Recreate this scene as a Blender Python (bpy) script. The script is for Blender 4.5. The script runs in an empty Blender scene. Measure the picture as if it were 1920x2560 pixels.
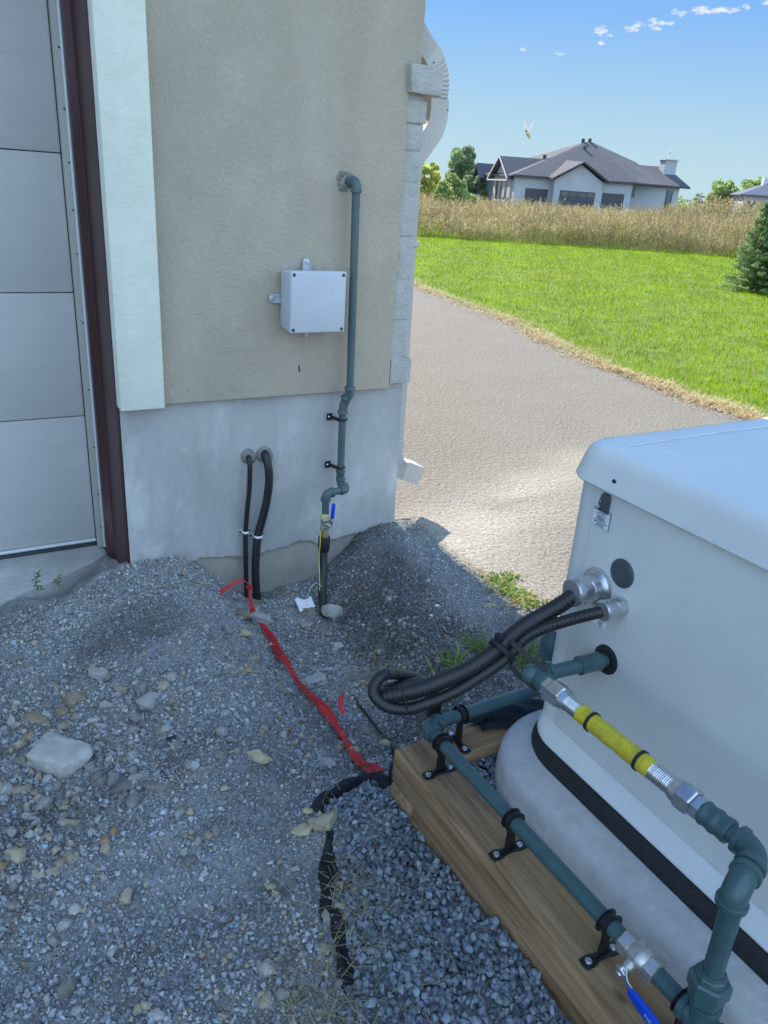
import bpy, bmesh, math, random
import numpy as np
from mathutils import Vector, Matrix, noise as mnoise

scene = bpy.context.scene
COL = scene.collection
R = math.radians

# ------------------------------------------------------------------ camera
cam_d = bpy.data.cameras.new("camera")
cam = bpy.data.objects.new("camera", cam_d)
COL.objects.link(cam)
scene.camera = cam
cam_d.sensor_fit = 'VERTICAL'
cam_d.sensor_height = 36.0
cam_d.lens = 27.06
cam_d.clip_start = 0.02
cam_d.clip_end = 3000
_p, _r, _y = R(23.1), R(4.03), R(30.6)
_h = Vector((math.sin(_y), math.cos(_y), 0)); _r0 = Vector((math.cos(_y), -math.sin(_y), 0)); _up = Vector((0, 0, 1))
_f = _h*math.cos(_p) - _up*math.sin(_p); _u0 = _up*math.cos(_p) + _h*math.sin(_p)
_R = _r0*math.cos(_r) + _u0*math.sin(_r); _U = -_r0*math.sin(_r) + _u0*math.cos(_r)
cam.matrix_world = Matrix(((_R.x, _U.x, -_f.x, 0), (_R.y, _U.y, -_f.y, 0), (_R.z, _U.z, -_f.z, 1.34), (0, 0, 0, 1)))

# ------------------------------------------------------------------ sky, sun, exposure
SUN_EL = R(38.0)
SUN_AZ = R(2.0)          # measured from +Y towards +X: the sun stands behind the garage
world = bpy.data.worlds.new("World")
scene.world = world
world.use_nodes = True
wn = world.node_tree
wn.nodes.clear()
w_out = wn.nodes.new('ShaderNodeOutputWorld')
w_bg = wn.nodes.new('ShaderNodeBackground')
w_sky = wn.nodes.new('ShaderNodeTexSky')
w_sky.sky_type = 'NISHITA'
w_sky.sun_disc = False
w_sky.sun_elevation = SUN_EL
w_sky.sun_rotation = SUN_AZ
w_sky.altitude = 100
w_sky.air_density = 0.6
w_sky.dust_density = 0.0
w_sky.ozone_density = 2.0
w_bg.inputs['Strength'].default_value = 0.15
# a few small fair-weather clouds, laid out on the sky sphere itself
def wnode(t, **kw):
    n = wn.nodes.new(t)
    for k, v in kw.items(): setattr(n, k, v)
    return n
def wmath(op, a, b=None, c=None):
    n = wnode('ShaderNodeMath', operation=op)
    for i, v in enumerate((a, b, c)):
        if v is None: continue
        if isinstance(v, (int, float)): n.inputs[i].default_value = v
        else: wn.links.new(v, n.inputs[i])
    return n.outputs[0]
w_tc = wnode('ShaderNodeTexCoord')
w_map = wnode('ShaderNodeMapping')
w_map.inputs['Scale'].default_value = (120, 120, 330)
wn.links.new(w_tc.outputs['Generated'], w_map.inputs['Vector'])
w_n = wnode('ShaderNodeTexNoise')
w_n.inputs['Scale'].default_value = 1.0
w_n.inputs['Detail'].default_value = 5
w_n.inputs['Roughness'].default_value = 0.6
wn.links.new(w_map.outputs[0], w_n.inputs['Vector'])
CLOUDS = [((0.6603, 0.7327, 0.1647), 0.007, 0.0041), ((0.683, 0.711, 0.1672), 0.0074, 0.0031), ((0.6876, 0.7057, 0.1705), 0.0069, 0.0026), ((0.6972, 0.6956, 0.1734), 0.0058, 0.0035), ((0.7031, 0.6897, 0.173), 0.0039, 0.0019), ((0.7093, 0.6833, 0.1734), 0.0048, 0.0021), ((0.7002, 0.6939, 0.168), 0.0068, 0.0026), ((0.7285, 0.6599, 0.1839), 0.0124, 0.0032), ((0.7403, 0.6465, 0.1845), 0.0123, 0.0034), ((0.7102, 0.6798, 0.183), 0.0048, 0.0023), ((0.7164, 0.6738, 0.181), 0.0058, 0.0026), ((0.7498, 0.6352, 0.1852), 0.0047, 0.002), ((0.7543, 0.6293, 0.1868), 0.0042, 0.0023), ((0.7644, 0.6156, 0.1915), 0.0056, 0.0027), ((0.6324, 0.7615, 0.1422), 0.0056, 0.0025), ((0.6642, 0.7317, 0.1534), 0.0046, 0.0019), ((0.6012, 0.7857, 0.1455), 0.0041, 0.0022), ((0.6672, 0.7274, 0.1603), 0.006, 0.0017)]
sep = wnode('ShaderNodeSeparateXYZ')
wn.links.new(w_tc.outputs['Generated'], sep.inputs[0])
mask = None
for (cx, cy, cz), rw, rh in CLOUDS:
    rw *= 1.35; rh *= 1.5
    hx, hy = cx/math.hypot(cx, cy), cy/math.hypot(cx, cy)
    a = wmath('DIVIDE', wmath('SUBTRACT', wmath('ADD', wmath('MULTIPLY', sep.outputs[0], hy), wmath('MULTIPLY', sep.outputs[1], -hx)), cx*hy-cy*hx), rw)
    b = wmath('DIVIDE', wmath('SUBTRACT', sep.outputs[2], cz), rh)
    g = wmath('SUBTRACT', 1.0, wmath('ADD', wmath('MULTIPLY', a, a), wmath('MULTIPLY', b, b)))
    front = wmath('GREATER_THAN', sep.outputs[1], 0.1)
    g = wmath('MULTIPLY', wmath('MAXIMUM', g, 0.0), front)
    mask = g if mask is None else wmath('MAXIMUM', mask, g)
c_amt = wmath('MINIMUM', wmath('MULTIPLY', wmath('MAXIMUM', wmath('SUBTRACT', wmath('ADD', wmath('MULTIPLY', mask, 0.26), w_n.outputs['Fac']), 0.60), 0.0), 3.4), 0.8)
c_amt = wmath('MULTIPLY', c_amt, wmath('MINIMUM', wmath('MULTIPLY', mask, 2.2), 1.0))
# even out the sky's brightness and deepen its blue
FILL_CLOUD_L = 5.4
SKY_SAT, SKY_FLAT, SKY_GAIN = 1.5, 1.28, 0.90
w_lum = wnode('ShaderNodeVectorMath', operation='DOT_PRODUCT')
wn.links.new(w_sky.outputs[0], w_lum.inputs[0]); w_lum.inputs[1].default_value = (.22, .68, .10)
w_gam = wnode('ShaderNodeGamma'); w_gam.inputs['Gamma'].default_value = SKY_SAT
wn.links.new(w_sky.outputs[0], w_gam.inputs['Color'])
w_k = wmath('MULTIPLY', wmath('POWER', wmath('MAXIMUM', w_lum.outputs['Value'], 0.02), -SKY_FLAT), SKY_GAIN)
w_scl = wnode('ShaderNodeVectorMath', operation='SCALE')
wn.links.new(w_gam.outputs[0], w_scl.inputs[0]); wn.links.new(w_k, w_scl.inputs['Scale'])
w_mix = wnode('ShaderNodeMix', data_type='RGBA')
wn.links.new(c_amt, w_mix.inputs['Factor'])
w_tint = wnode('ShaderNodeVectorMath', operation='MULTIPLY'); w_tint.inputs[1].default_value = (.94, 1.07, .95)
wn.links.new(w_scl.outputs[0], w_tint.inputs[0])
# pale haze low on the horizon
w_low = wnode('ShaderNodeMapRange', interpolation_type='SMOOTHSTEP')
w_low.inputs['From Min'].default_value = 0.26; w_low.inputs['From Max'].default_value = -0.02
w_low.inputs['To Min'].default_value = 0.0; w_low.inputs['To Max'].default_value = 0.85
wn.links.new(sep.outputs[2], w_low.inputs['Value'])
w_hz = wnode('ShaderNodeMix', data_type='RGBA')
wn.links.new(w_low.outputs[0], w_hz.inputs['Factor']); wn.links.new(w_tint.outputs[0], w_hz.inputs[6]); w_hz.inputs[7].default_value = (1.6, 2.15, 2.5, 1)
wn.links.new(w_hz.outputs[2], w_mix.inputs[6])
w_mix.inputs[7].default_value = (2.75, 2.75, 2.75, 1)
# unseen cloud bank added opposite the sun as fill light for the shade
w_bmap = wnode('ShaderNodeMapping'); w_bmap.inputs['Scale'].default_value = (2.2, 2.2, 3.6)
wn.links.new(w_tc.outputs['Generated'], w_bmap.inputs['Vector'])
w_bn = wnode('ShaderNodeTexNoise'); w_bn.inputs['Scale'].default_value = 1.0; w_bn.inputs['Detail'].default_value = 6; w_bn.inputs['Roughness'].default_value = .55
wn.links.new(w_bmap.outputs[0], w_bn.inputs['Vector'])
w_side = wnode('ShaderNodeMapRange', interpolation_type='SMOOTHSTEP')
w_side.inputs['From Min'].default_value = 0.10; w_side.inputs['From Max'].default_value = -0.45
wn.links.new(sep.outputs[1], w_side.inputs['Value'])
w_cov = wnode('ShaderNodeMapRange', interpolation_type='SMOOTHSTEP')
w_cov.inputs['From Min'].default_value = 0.38; w_cov.inputs['From Max'].default_value = 0.52
wn.links.new(w_bn.outputs['Fac'], w_cov.inputs['Value'])
w_fill_bank = wnode('ShaderNodeMix', data_type='RGBA')
wn.links.new(wmath('MULTIPLY', wmath('MULTIPLY', w_side.outputs[0], w_cov.outputs[0]), 0.95), w_fill_bank.inputs['Factor'])
wn.links.new(w_mix.outputs[2], w_fill_bank.inputs[6]); w_fill_bank.inputs[7].default_value = (FILL_CLOUD_L*.70, FILL_CLOUD_L*.98, FILL_CLOUD_L*1.30, 1)
wn.links.new(w_fill_bank.outputs[2], w_bg.inputs['Color'])
wn.links.new(w_bg.outputs[0], w_out.inputs['Surface'])

sun_d = bpy.data.lights.new("sun", 'SUN')
sun_d.energy = 4.0
sun_d.angle = R(0.5)
sun_d.color = (1.0, 0.90, 0.76)
sun = bpy.data.objects.new("sun", sun_d)
COL.objects.link(sun)
_s = Vector((math.sin(SUN_AZ)*math.cos(SUN_EL), math.cos(SUN_AZ)*math.cos(SUN_EL), math.sin(SUN_EL)))
sun.rotation_euler = _s.to_track_quat('Z', 'Y').to_euler()
sun.location = (0, 20, 20)

scene.view_settings.view_transform = 'Standard'
scene.view_settings.look = 'None'
scene.view_settings.exposure = 1.25
scene.view_settings.gamma = 1.0
scene.render.film_transparent = False
try:
    scene.cycles.max_bounces = 8
    scene.cycles.transparent_max_bounces = 6
    scene.cycles.use_denoising = True
except Exception:
    pass

# ------------------------------------------------------------------ helpers
def tag(o, label=None, cat=None, group=None, kind=None):
    if label: o['label'] = label
    if cat: o['category'] = cat
    if group: o['group'] = group
    if kind: o['kind'] = kind
    return o

def thing(name, label, cat, loc=(0, 0, 0), group=None):
    o = bpy.data.objects.new(name, None)
    o.empty_display_size = 0.05
    COL.objects.link(o)
    o.location = loc
    return tag(o, label, cat, group)

def top_of(o):
    while o.parent: o = o.parent
    return o

def finish(name, me, mat, parent=None, smooth=None):
    if mat is not None:
        me.materials.append(mat)
    if smooth is not None:
        me.shade_smooth()
        me.set_sharp_from_angle(angle=R(smooth))
    o = bpy.data.objects.new(name, me)
    COL.objects.link(o)
    if parent is not None:
        o.parent = parent
    return o

class MB:
    """collects simple shapes in world coordinates and links them as one mesh object"""
    def __init__(s): s.v = []; s.f = []; s.uv = None
    def add(s, vs, fs):
        b = len(s.v); s.v += [tuple(p) for p in vs]; s.f += [tuple(i+b for i in f) for f in fs]; return s
    def box(s, x0, x1, y0, y1, z0, z1):
        return s.add([(x0,y0,z0),(x1,y0,z0),(x1,y1,z0),(x0,y1,z0),(x0,y0,z1),(x1,y0,z1),(x1,y1,z1),(x0,y1,z1)],
                     [(0,3,2,1),(4,5,6,7),(0,1,5,4),(1,2,6,5),(2,3,7,6),(3,0,4,7)])
    def prism(s, poly, origin, ax, ay, an, depth):
        o, ax, ay, an = Vector(origin), Vector(ax), Vector(ay), Vector(an)
        n = len(poly)
        a = [o+ax*p[0]+ay*p[1] for p in poly]; b = [p+an*depth for p in a]
        fs = [tuple(range(n-1, -1, -1)), tuple(range(n, 2*n))]
        fs += [(i, (i+1) % n, n+(i+1) % n, n+i) for i in range(n)]
        return s.add(a+b, fs)
    def tube(s, pts, r, n=16, cap=True, up=None):
        pts = [Vector(p) for p in pts]
        m = len(pts)
        rs = r if hasattr(r, '__len__') else [r]*m
        t0 = (pts[1]-pts[0]).normalized()
        u = Vector(up) if up is not None else (Vector((0, 0, 1)) if abs(t0.z) < .9 else Vector((1, 0, 0)))
        u = (u - t0*u.dot(t0)).normalized()
        vs = []
        pt = t0
        for i, p in enumerate(pts):
            t = (pts[min(i+1, m-1)]-pts[max(i-1, 0)])
            t = t.normalized() if t.length > 1e-9 else pt
            u = (u - t*u.dot(t)).normalized(); w = t.cross(u); pt = t
            for k in range(n):
                a = 2*math.pi*k/n
                vs.append(p + (u*math.cos(a)+w*math.sin(a))*rs[i])
        fs = []
        for i in range(m-1):
            for k in range(n):
                fs.append((i*n+k, i*n+(k+1) % n, (i+1)*n+(k+1) % n, (i+1)*n+k))
        if cap:
            fs.append(tuple(range(n-1, -1, -1))); fs.append(tuple((m-1)*n+k for k in range(n)))
        return s.add(vs, fs)
    def lathe(s, p0, p1, prof, n=24, up=None):
        """prof: (distance along p0->p1, radius)"""
        p0, p1 = Vector(p0), Vector(p1); d = (p1-p0).normalized()
        u = Vector(up) if up is not None else (Vector((0, 0, 1)) if abs(d.z) < .9 else Vector((1, 0, 0)))
        u = (u-d*u.dot(d)).normalized(); w = d.cross(u)
        vs = []; m = len(prof)
        for t, r in prof:
            for k in range(n):
                a = 2*math.pi*k/n
                vs.append(p0+d*t+(u*math.cos(a)+w*math.sin(a))*r)
        fs = [(i*n+k, i*n+(k+1) % n, (i+1)*n+(k+1) % n, (i+1)*n+k) for i in range(m-1) for k in range(n)]
        fs.append(tuple(range(n-1, -1, -1))); fs.append(tuple((m-1)*n+k for k in range(n)))
        return s.add(vs, fs)
    def ring(s, c, axis, R0, r, n=28, m=8, a0=0, a1=2*math.pi, flat=1.0):
        c, d = Vector(c), Vector(axis).normalized()
        u = Vector((0, 0, 1)) if abs(d.z) < .9 else Vector((1, 0, 0))
        u = (u-d*u.dot(d)).normalized(); w = d.cross(u)
        full = abs(a1-a0-2*math.pi) < 1e-6
        cnt = n if full else n+1
        vs = []
        for i in range(cnt):
            a = a0+(a1-a0)*i/n
            e = u*math.cos(a)+w*math.sin(a)
            for k in range(m):
                b = 2*math.pi*k/m
                vs.append(c+e*(R0+r*math.cos(b))+d*(r*flat*math.sin(b)))
        fs = []
        for i in range(n):
            j = (i+1) % cnt
            for k in range(m):
                fs.append((i*m+k, i*m+(k+1) % m, j*m+(k+1) % m, j*m+k))
        if not full:
            fs.append(tuple(range(m-1, -1, -1))); fs.append(tuple(n*m+k for k in range(m)))
        return s.add(vs, fs)
    def ball(s, c, r, n=16, m=10, sc=(1, 1, 1)):
        c = Vector(c); vs = [c+Vector((0, 0, r*sc[2]))]
        for i in range(1, m):
            t = math.pi*i/m
            for k in range(n):
                a = 2*math.pi*k/n
                vs.append(c+Vector((r*sc[0]*math.sin(t)*math.cos(a), r*sc[1]*math.sin(t)*math.sin(a), r*sc[2]*math.cos(t))))
        vs.append(c-Vector((0, 0, r*sc[2])))
        fs = [(0, 1+k, 1+(k+1) % n) for k in range(n)]
        for i in range(m-2):
            for k in range(n):
                fs.append((1+i*n+k, 1+(i+1)*n+k, 1+(i+1)*n+(k+1) % n, 1+i*n+(k+1) % n))
        b = 1+(m-2)*n; e = len(vs)-1
        fs += [(e, b+(k+1) % n, b+k) for k in range(n)]
        return s.add(vs, fs)
    def build(s, name, mat, parent=None, smooth=None, bevel=0, seg=2, ang=30, fix=True):
        off = Vector((0, 0, 0))
        if parent is not None: off = top_of(parent).location
        me = bpy.data.meshes.new(name)
        me.from_pydata([tuple(Vector(p)-off) for p in s.v], [], s.f)
        bm = bmesh.new(); bm.from_mesh(me)
        if fix: bmesh.ops.recalc_face_normals(bm, faces=bm.faces[:])
        if bevel:
            es = [e for e in bm.edges if len(e.link_faces) == 2 and e.calc_face_angle(0) > R(ang)]
            bmesh.ops.bevel(bm, geom=es, offset=bevel, segments=seg, profile=.5, affect='EDGES', clamp_overlap=True)
        bm.to_mesh(me); bm.free()
        return finish(name, me, mat, parent, smooth if smooth is not None else (40 if bevel else None))

def bulk(name, V, F, mat, colors=None, parent=None, smooth=False):
    """big triangle soup from numpy arrays"""
    me = bpy.data.meshes.new(name)
    V = np.asarray(V, np.float32); F = np.asarray(F, np.int32)
    me.vertices.add(len(V)); me.vertices.foreach_set('co', V.ravel())
    me.loops.add(F.size); me.loops.foreach_set('vertex_index', F.ravel())
    me.polygons.add(len(F))
    me.polygons.foreach_set('loop_start', np.arange(0, F.size, F.shape[1], dtype=np.int32))
    me.polygons.foreach_set('loop_total', np.full(len(F), F.shape[1], np.int32))
    me.update(calc_edges=True)
    if colors is not None:
        ca = me.color_attributes.new('tint', 'FLOAT_COLOR', 'POINT')
        c4 = np.ones((len(V), 4), np.float32); c4[:, :3] = colors
        ca.data.foreach_set('color', c4.ravel())
    if smooth: me.shade_smooth()
    me.validate()
    return finish(name, me, mat, parent)

def arc(c, r, e0, e1, n=8, a=math.pi/2):
    c, e0, e1 = Vector(c), Vector(e0), Vector(e1)
    return [c+(e0*math.cos(a*i/n)+e1*math.sin(a*i/n))*r for i in range(n+1)]

def spline(pts, n=8):
    P = [Vector(p) for p in pts]; P = [P[0]*2-P[1]]+P+[P[-1]*2-P[-2]]; out = []
    for i in range(1, len(P)-2):
        a, b, c, d = P[i-1:i+3]
        for k in range(n):
            t = k/n
            out.append(.5*((2*b)+(c-a)*t+(2*a-5*b+4*c-d)*t*t+(3*b-a-3*c+d)*t**3))
    out.append(P[-2]); return out

def resample(pts, step):
    P = [Vector(p) for p in pts]; L = [0]
    for a, b in zip(P, P[1:]): L.append(L[-1]+(b-a).length)
    n = max(2, int(L[-1]/step)); out = []; j = 0
    for i in range(n+1):
        s = L[-1]*i/n
        while j < len(L)-2 and L[j+1] < s: j += 1
        t = (s-L[j])/max(1e-9, L[j+1]-L[j]); out.append(P[j].lerp(P[j+1], t))
    return out, L[-1]

# ------------------------------------------------------------------ materials
def mat(name, color, rough=.6, metal=0.0, var=0.0, vscale=8.0, bump=0.0, bscale=60.0, bdetail=4, c2=None, lo=.35, hi=.65,
        stretch=(1, 1, 1), spec=.5, bdist=.004, rvar=0.0, coat=0.0, c3=None, s3=2.0, lo3=.5, hi3=.7, bump2=0.0, b2scale=10.0):
    m = bpy.data.materials.new(name); m.use_nodes = True
    nt = m.node_tree; b = nt.nodes['Principled BSDF']
    b.inputs['Roughness'].default_value = rough; b.inputs['Metallic'].default_value = metal
    b.inputs['Specular IOR Level'].default_value = spec
    if coat: b.inputs['Coat Weight'].default_value = coat; b.inputs['Coat Roughness'].default_value = .15
    tc = nt.nodes.new('ShaderNodeTexCoord'); mp = nt.nodes.new('ShaderNodeMapping')
    mp.inputs['Scale'].default_value = stretch
    nt.links.new(tc.outputs['Object'], mp.inputs['Vector'])
    def nz(scale, detail=4, r=.6):
        n = nt.nodes.new('ShaderNodeTexNoise'); n.inputs['Scale'].default_value = scale
        n.inputs['Detail'].default_value = detail; n.inputs['Roughness'].default_value = r
        nt.links.new(mp.outputs[0], n.inputs['Vector']); return n
    col = None
    if var or c2:
        n = nz(vscale, 5)
        ramp = nt.nodes.new('ShaderNodeValToRGB')
        a = color; z = c2 if c2 else tuple(min(1, c*(1+var)) for c in color)
        if not c2: a = tuple(c*(1-var) for c in color)
        ramp.color_ramp.elements[0].position = lo; ramp.color_ramp.elements[0].color = (*a, 1)
        ramp.color_ramp.elements[1].position = hi; ramp.color_ramp.elements[1].color = (*z, 1)
        nt.links.new(n.outputs['Fac'], ramp.inputs['Fac']); col = ramp.outputs['Color']
        if c3:
            n3 = nz(s3, 6, .65); r3 = nt.nodes.new('ShaderNodeMapRange')
            r3.inputs['From Min'].default_value = lo3; r3.inputs['From Max'].default_value = hi3
            nt.links.new(n3.outputs['Fac'], r3.inputs['Value'])
            mx = nt.nodes.new('ShaderNodeMix'); mx.data_type = 'RGBA'
            nt.links.new(r3.outputs[0], mx.inputs['Factor']); nt.links.new(col, mx.inputs[6]); mx.inputs[7].default_value = (*c3, 1)
            col = mx.outputs[2]
        nt.links.new(col, b.inputs['Base Color'])
        if rvar:
            rr = nt.nodes.new('ShaderNodeMapRange'); rr.inputs['To Min'].default_value = rough-rvar; rr.inputs['To Max'].default_value = rough+rvar
            nt.links.new(n.outputs['Fac'], rr.inputs['Value']); nt.links.new(rr.outputs[0], b.inputs['Roughness'])
    else:
        b.inputs['Base Color'].default_value = (*color, 1)
    if bump:
        n2 = nz(bscale, bdetail); bp = nt.nodes.new('ShaderNodeBump')
        bp.inputs['Strength'].default_value = bump; bp.inputs['Distance'].default_value = bdist
        nt.links.new(n2.outputs['Fac'], bp.inputs['Height']); nt.links.new(bp.outputs[0], b.inputs['Normal'])
        if bump2:
            n4 = nz(b2scale, 3); bq = nt.nodes.new('ShaderNodeBump'); bq.inputs['Strength'].default_value = bump2; bq.inputs['Distance'].default_value = bdist*3
            nt.links.new(n4.outputs['Fac'], bq.inputs['Height']); nt.links.new(bq.outputs[0], bp.inputs['Normal'])
    m['col'] = 1
    return m

def tint_mat(name, rough=.8, trans=0.0, var=.25, vscale=60.0, bump=0.0, bscale=200.0, spec=.3, gain=1.0):
    """colour comes from the mesh's own 'tint' attribute"""
    m = bpy.data.materials.new(name); m.use_nodes = True
    nt = m.node_tree; b = nt.nodes['Principled BSDF']; out = nt.nodes['Material Output']
    at = nt.nodes.new('ShaderNodeAttribute'); at.attribute_name = 'tint'
    b.inputs['Roughness'].default_value = rough; b.inputs['Specular IOR Level'].default_value = spec
    col = at.outputs['Color']
    tc = nt.nodes.new('ShaderNodeTexCoord')
    if var:
        n = nt.nodes.new('ShaderNodeTexNoise'); n.inputs['Scale'].default_value = vscale; n.inputs['Detail'].default_value = 3
        nt.links.new(tc.outputs['Object'], n.inputs['Vector'])
        mr = nt.nodes.new('ShaderNodeMapRange'); mr.inputs['From Min'].default_value = .3; mr.inputs['From Max'].default_value = .7
        mr.inputs['To Min'].default_value = gain*(1-var); mr.inputs['To Max'].default_value = gain*(1+var)
        nt.links.new(n.outputs['Fac'], mr.inputs['Value'])
        vm = nt.nodes.new('ShaderNodeVectorMath'); vm.operation = 'SCALE'
        nt.links.new(col, vm.inputs[0]); nt.links.new(mr.outputs[0], vm.inputs['Scale']); col = vm.outputs[0]
    nt.links.new(col, b.inputs['Base Color'])
    if bump:
        n2 = nt.nodes.new('ShaderNodeTexNoise'); n2.inputs['Scale'].default_value = bscale; n2.inputs['Detail'].default_value = 3
        nt.links.new(tc.outputs['Object'], n2.inputs['Vector'])
        bp = nt.nodes.new('ShaderNodeBump'); bp.inputs['Strength'].default_value = bump; bp.inputs['Distance'].default_value = .002
        nt.links.new(n2.outputs['Fac'], bp.inputs['Height']); nt.links.new(bp.outputs[0], b.inputs['Normal'])
    if trans:
        tr = nt.nodes.new('ShaderNodeBsdfTranslucent'); nt.links.new(col, tr.inputs['Color'])
        mx = nt.nodes.new('ShaderNodeMixShader'); mx.inputs[0].default_value = trans
        nt.links.new(b.outputs[0], mx.inputs[1]); nt.links.new(tr.outputs[0], mx.inputs[2]); nt.links.new(mx.outputs[0], out.inputs['Surface'])
    return m

# ------------------------------------------------------------------ shape of the yard
def _h(ix,iy,s):
    n=(ix.astype(np.int64)*374761393+iy.astype(np.int64)*668265263+s*982451653)&0x7fffffff
    n=((n^(n>>13))*1274126177)&0x7fffffff
    n=(n^(n>>16))&0xffff
    return n/65535.0
def vnoise(x,y,s=0):
    x=np.asarray(x,float);y=np.asarray(y,float)
    ix=np.floor(x).astype(np.int64);iy=np.floor(y).astype(np.int64)
    fx=x-ix;fy=y-iy
    fx=fx*fx*(3-2*fx);fy=fy*fy*(3-2*fy)
    a=_h(ix,iy,s);b=_h(ix+1,iy,s);c=_h(ix,iy+1,s);d=_h(ix+1,iy+1,s)
    return (a+(b-a)*fx)*(1-fy)+(c+(d-c)*fx)*fy-0.5
def fbm(x,y,s=0,o=4):
    v=0;a=1.0;f=1.0
    for i in range(o):
        v=v+a*vnoise(np.asarray(x)*f,np.asarray(y)*f,s+i*17);a*=.5;f*=2.03
    return v
def sstep(a,b,x):
    t=np.clip((np.asarray(x,float)-a)/(b-a),0,1);return t*t*(3-2*t)
def yard_height(x,y):
    x=np.asarray(x,float);y=np.asarray(y,float)
    # level of the yard: driveway grade at the wall, a little higher by the generator
    z=np.interp(y,[.3,.8,1.1,1.6,2.35],[.135,.112,.088,.055,0.])
    z=z*(1-.9*sstep(1.15,1.6,x)*sstep(1.1,1.3,y))
    # shallow back-filled trench from the wall to the timber frame
    t=np.clip((2.62-y)/1.5,0,1)
    cx=1.07-.30*t+.0*y
    wl=.29-.10*t; wr=.30-.10*t
    d=x-cx
    w=np.where(d<0,wl,wr)
    prof=np.exp(-(d/w)**4*.8)*(1-.0)
    depth=(.225-.135*t)*(1-sstep(.86,1.0,t))
    z=z-depth*prof
    # spoil ridge left of the trench
    rc=cx-.43+.07*t
    z=z+(.070*np.exp(-((x-rc)/.16)**2)*sstep(.05,.35,t)*(1-sstep(.75,1.05,t)))
    z=z-.045*np.exp(-((x-1.40)/.15)**2)*sstep(1.25,1.6,y)*(1-sstep(2.25,2.5,y))
    z=z-.075*sstep(2.2,2.62,y)*(1-sstep(.20,.46,x))
    z=z-.075*sstep(2.60,2.72,y)*(1-sstep(.46,.50,x))
    # mound and hollow in the left foreground
    z=z+.05*np.exp(-(((x-.16)/.26)**2+((y-1.25)/.16)**2))-.035*np.exp(-(((x-.30)/.22)**2+((y-1.02)/.07)**2))
    # generator frame infill is kept level
    near=1-sstep(.55,.95,y)
    z=z*(1-.0*near)
    z=z+.036*fbm(x*3.1,y*3.1,3,3)*(1-.6*sstep(1.35,1.62,x))+.022*fbm(x*11,y*11,5,3)*(1-sstep(1.3,1.6,x))
    return z
def yz(x, y): return float(yard_height(x, y))

M = {}
M['stucco'] = mat('stucco', (.455,.40,.32), .95, c2=(.515,.455,.37), vscale=6, bump=1.0, bscale=130, bdetail=7, bdist=.0042, bump2=.25, b2scale=32, spec=.15, stretch=(1,1,.6), c3=(.425,.375,.30), s3=2.2, lo3=.45, hi3=.65)
M['trim_stucco'] = mat('trim_stucco', (.70,.72,.63), .9, c2=(.78,.80,.71), vscale=9, bump=.5, bscale=95, bdetail=6, bdist=.004, spec=.2, c3=(.58,.60,.53), s3=22, lo3=.64, hi3=.78)
M['parge'] = mat('parge', (.36,.36,.355), .92, c2=(.48,.48,.475), vscale=4.5, bump=.75, bscale=75, bdetail=7, bdist=.004, spec=.2, stretch=(1,1,.5), c3=(.60,.60,.60), s3=5.5, lo3=.53, hi3=.74, bump2=.4, b2scale=16)
M['footing'] = mat('footing', (.36,.34,.30), .95, c2=(.45,.43,.38), vscale=8, bump=.7, bscale=70, bdetail=6, bdist=.004, spec=.2, c3=(.25,.235,.2), s3=9, lo3=.6, hi3=.75)
M['quoin'] = mat('quoin', (.42,.41,.385), .95, c2=(.50,.49,.465), vscale=16, bump=1.0, bscale=85, bdetail=7, bdist=.008, spec=.2)
M['door'] = mat('door', (.52,.515,.505), .6, var=.03, vscale=3, bump=.35, bscale=34, bdist=.0016, stretch=(1,1,7))
M['door_seal'] = mat('door_seal', (.04,.045,.05), .5)
M['stop'] = mat('stop', (.42,.42,.38), .55, var=.03)
M['vinyl'] = mat('vinyl', (.72,.75,.80), .4)
M['maroon'] = mat('maroon', (.052,.018,.020), .42, c2=(.064,.022,.024), vscale=4, c3=(.10,.06,.055), s3=30, lo3=.68, hi3=.78)
M['screw_dark'] = mat('screw_dark', (.06,.06,.065), .4, .6)
M['asphalt'] = mat('asphalt', (.17,.156,.132), .92, c2=(.355,.328,.285), vscale=75, lo=.34, hi=.66, bump=1.0, bscale=140, bdetail=7, bdist=.011, spec=.2, c3=(.30,.283,.25), s3=1.9, lo3=.42, hi3=.95, bump2=.7, b2scale=36)
_nt = M['asphalt'].node_tree; _b = _nt.nodes['Principled BSDF']; _s = _b.inputs['Base Color'].links[0].from_socket
_at = _nt.nodes.new('ShaderNodeAttribute'); _at.attribute_name = 'tint'; _mu = _nt.nodes.new('ShaderNodeVectorMath'); _mu.operation = 'MULTIPLY'
_nt.links.new(_s, _mu.inputs[0]); _nt.links.new(_at.outputs['Color'], _mu.inputs[1]); _nt.links.new(_mu.outputs[0], _b.inputs['Base Color'])
M['lawn_soil'] = mat('lawn_soil', (.10,.16,.02), .95, c2=(.16,.24,.03), vscale=5)
M['field_soil'] = mat('field_soil', (.16,.13,.07), .95, c2=(.11,.12,.05), vscale=.7)
M['far_ground'] = mat('far_ground', (.13,.13,.06), .95, c2=(.17,.145,.08), vscale=.15)
M['pale_metal'] = mat('pale_metal', (.50,.47,.43), .45, var=.03, vscale=12)
M['roofing'] = mat('roofing', (.068,.072,.085), .9, c2=(.105,.11,.125), vscale=5, bump=.4, bscale=12, bdist=.02)

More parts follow.
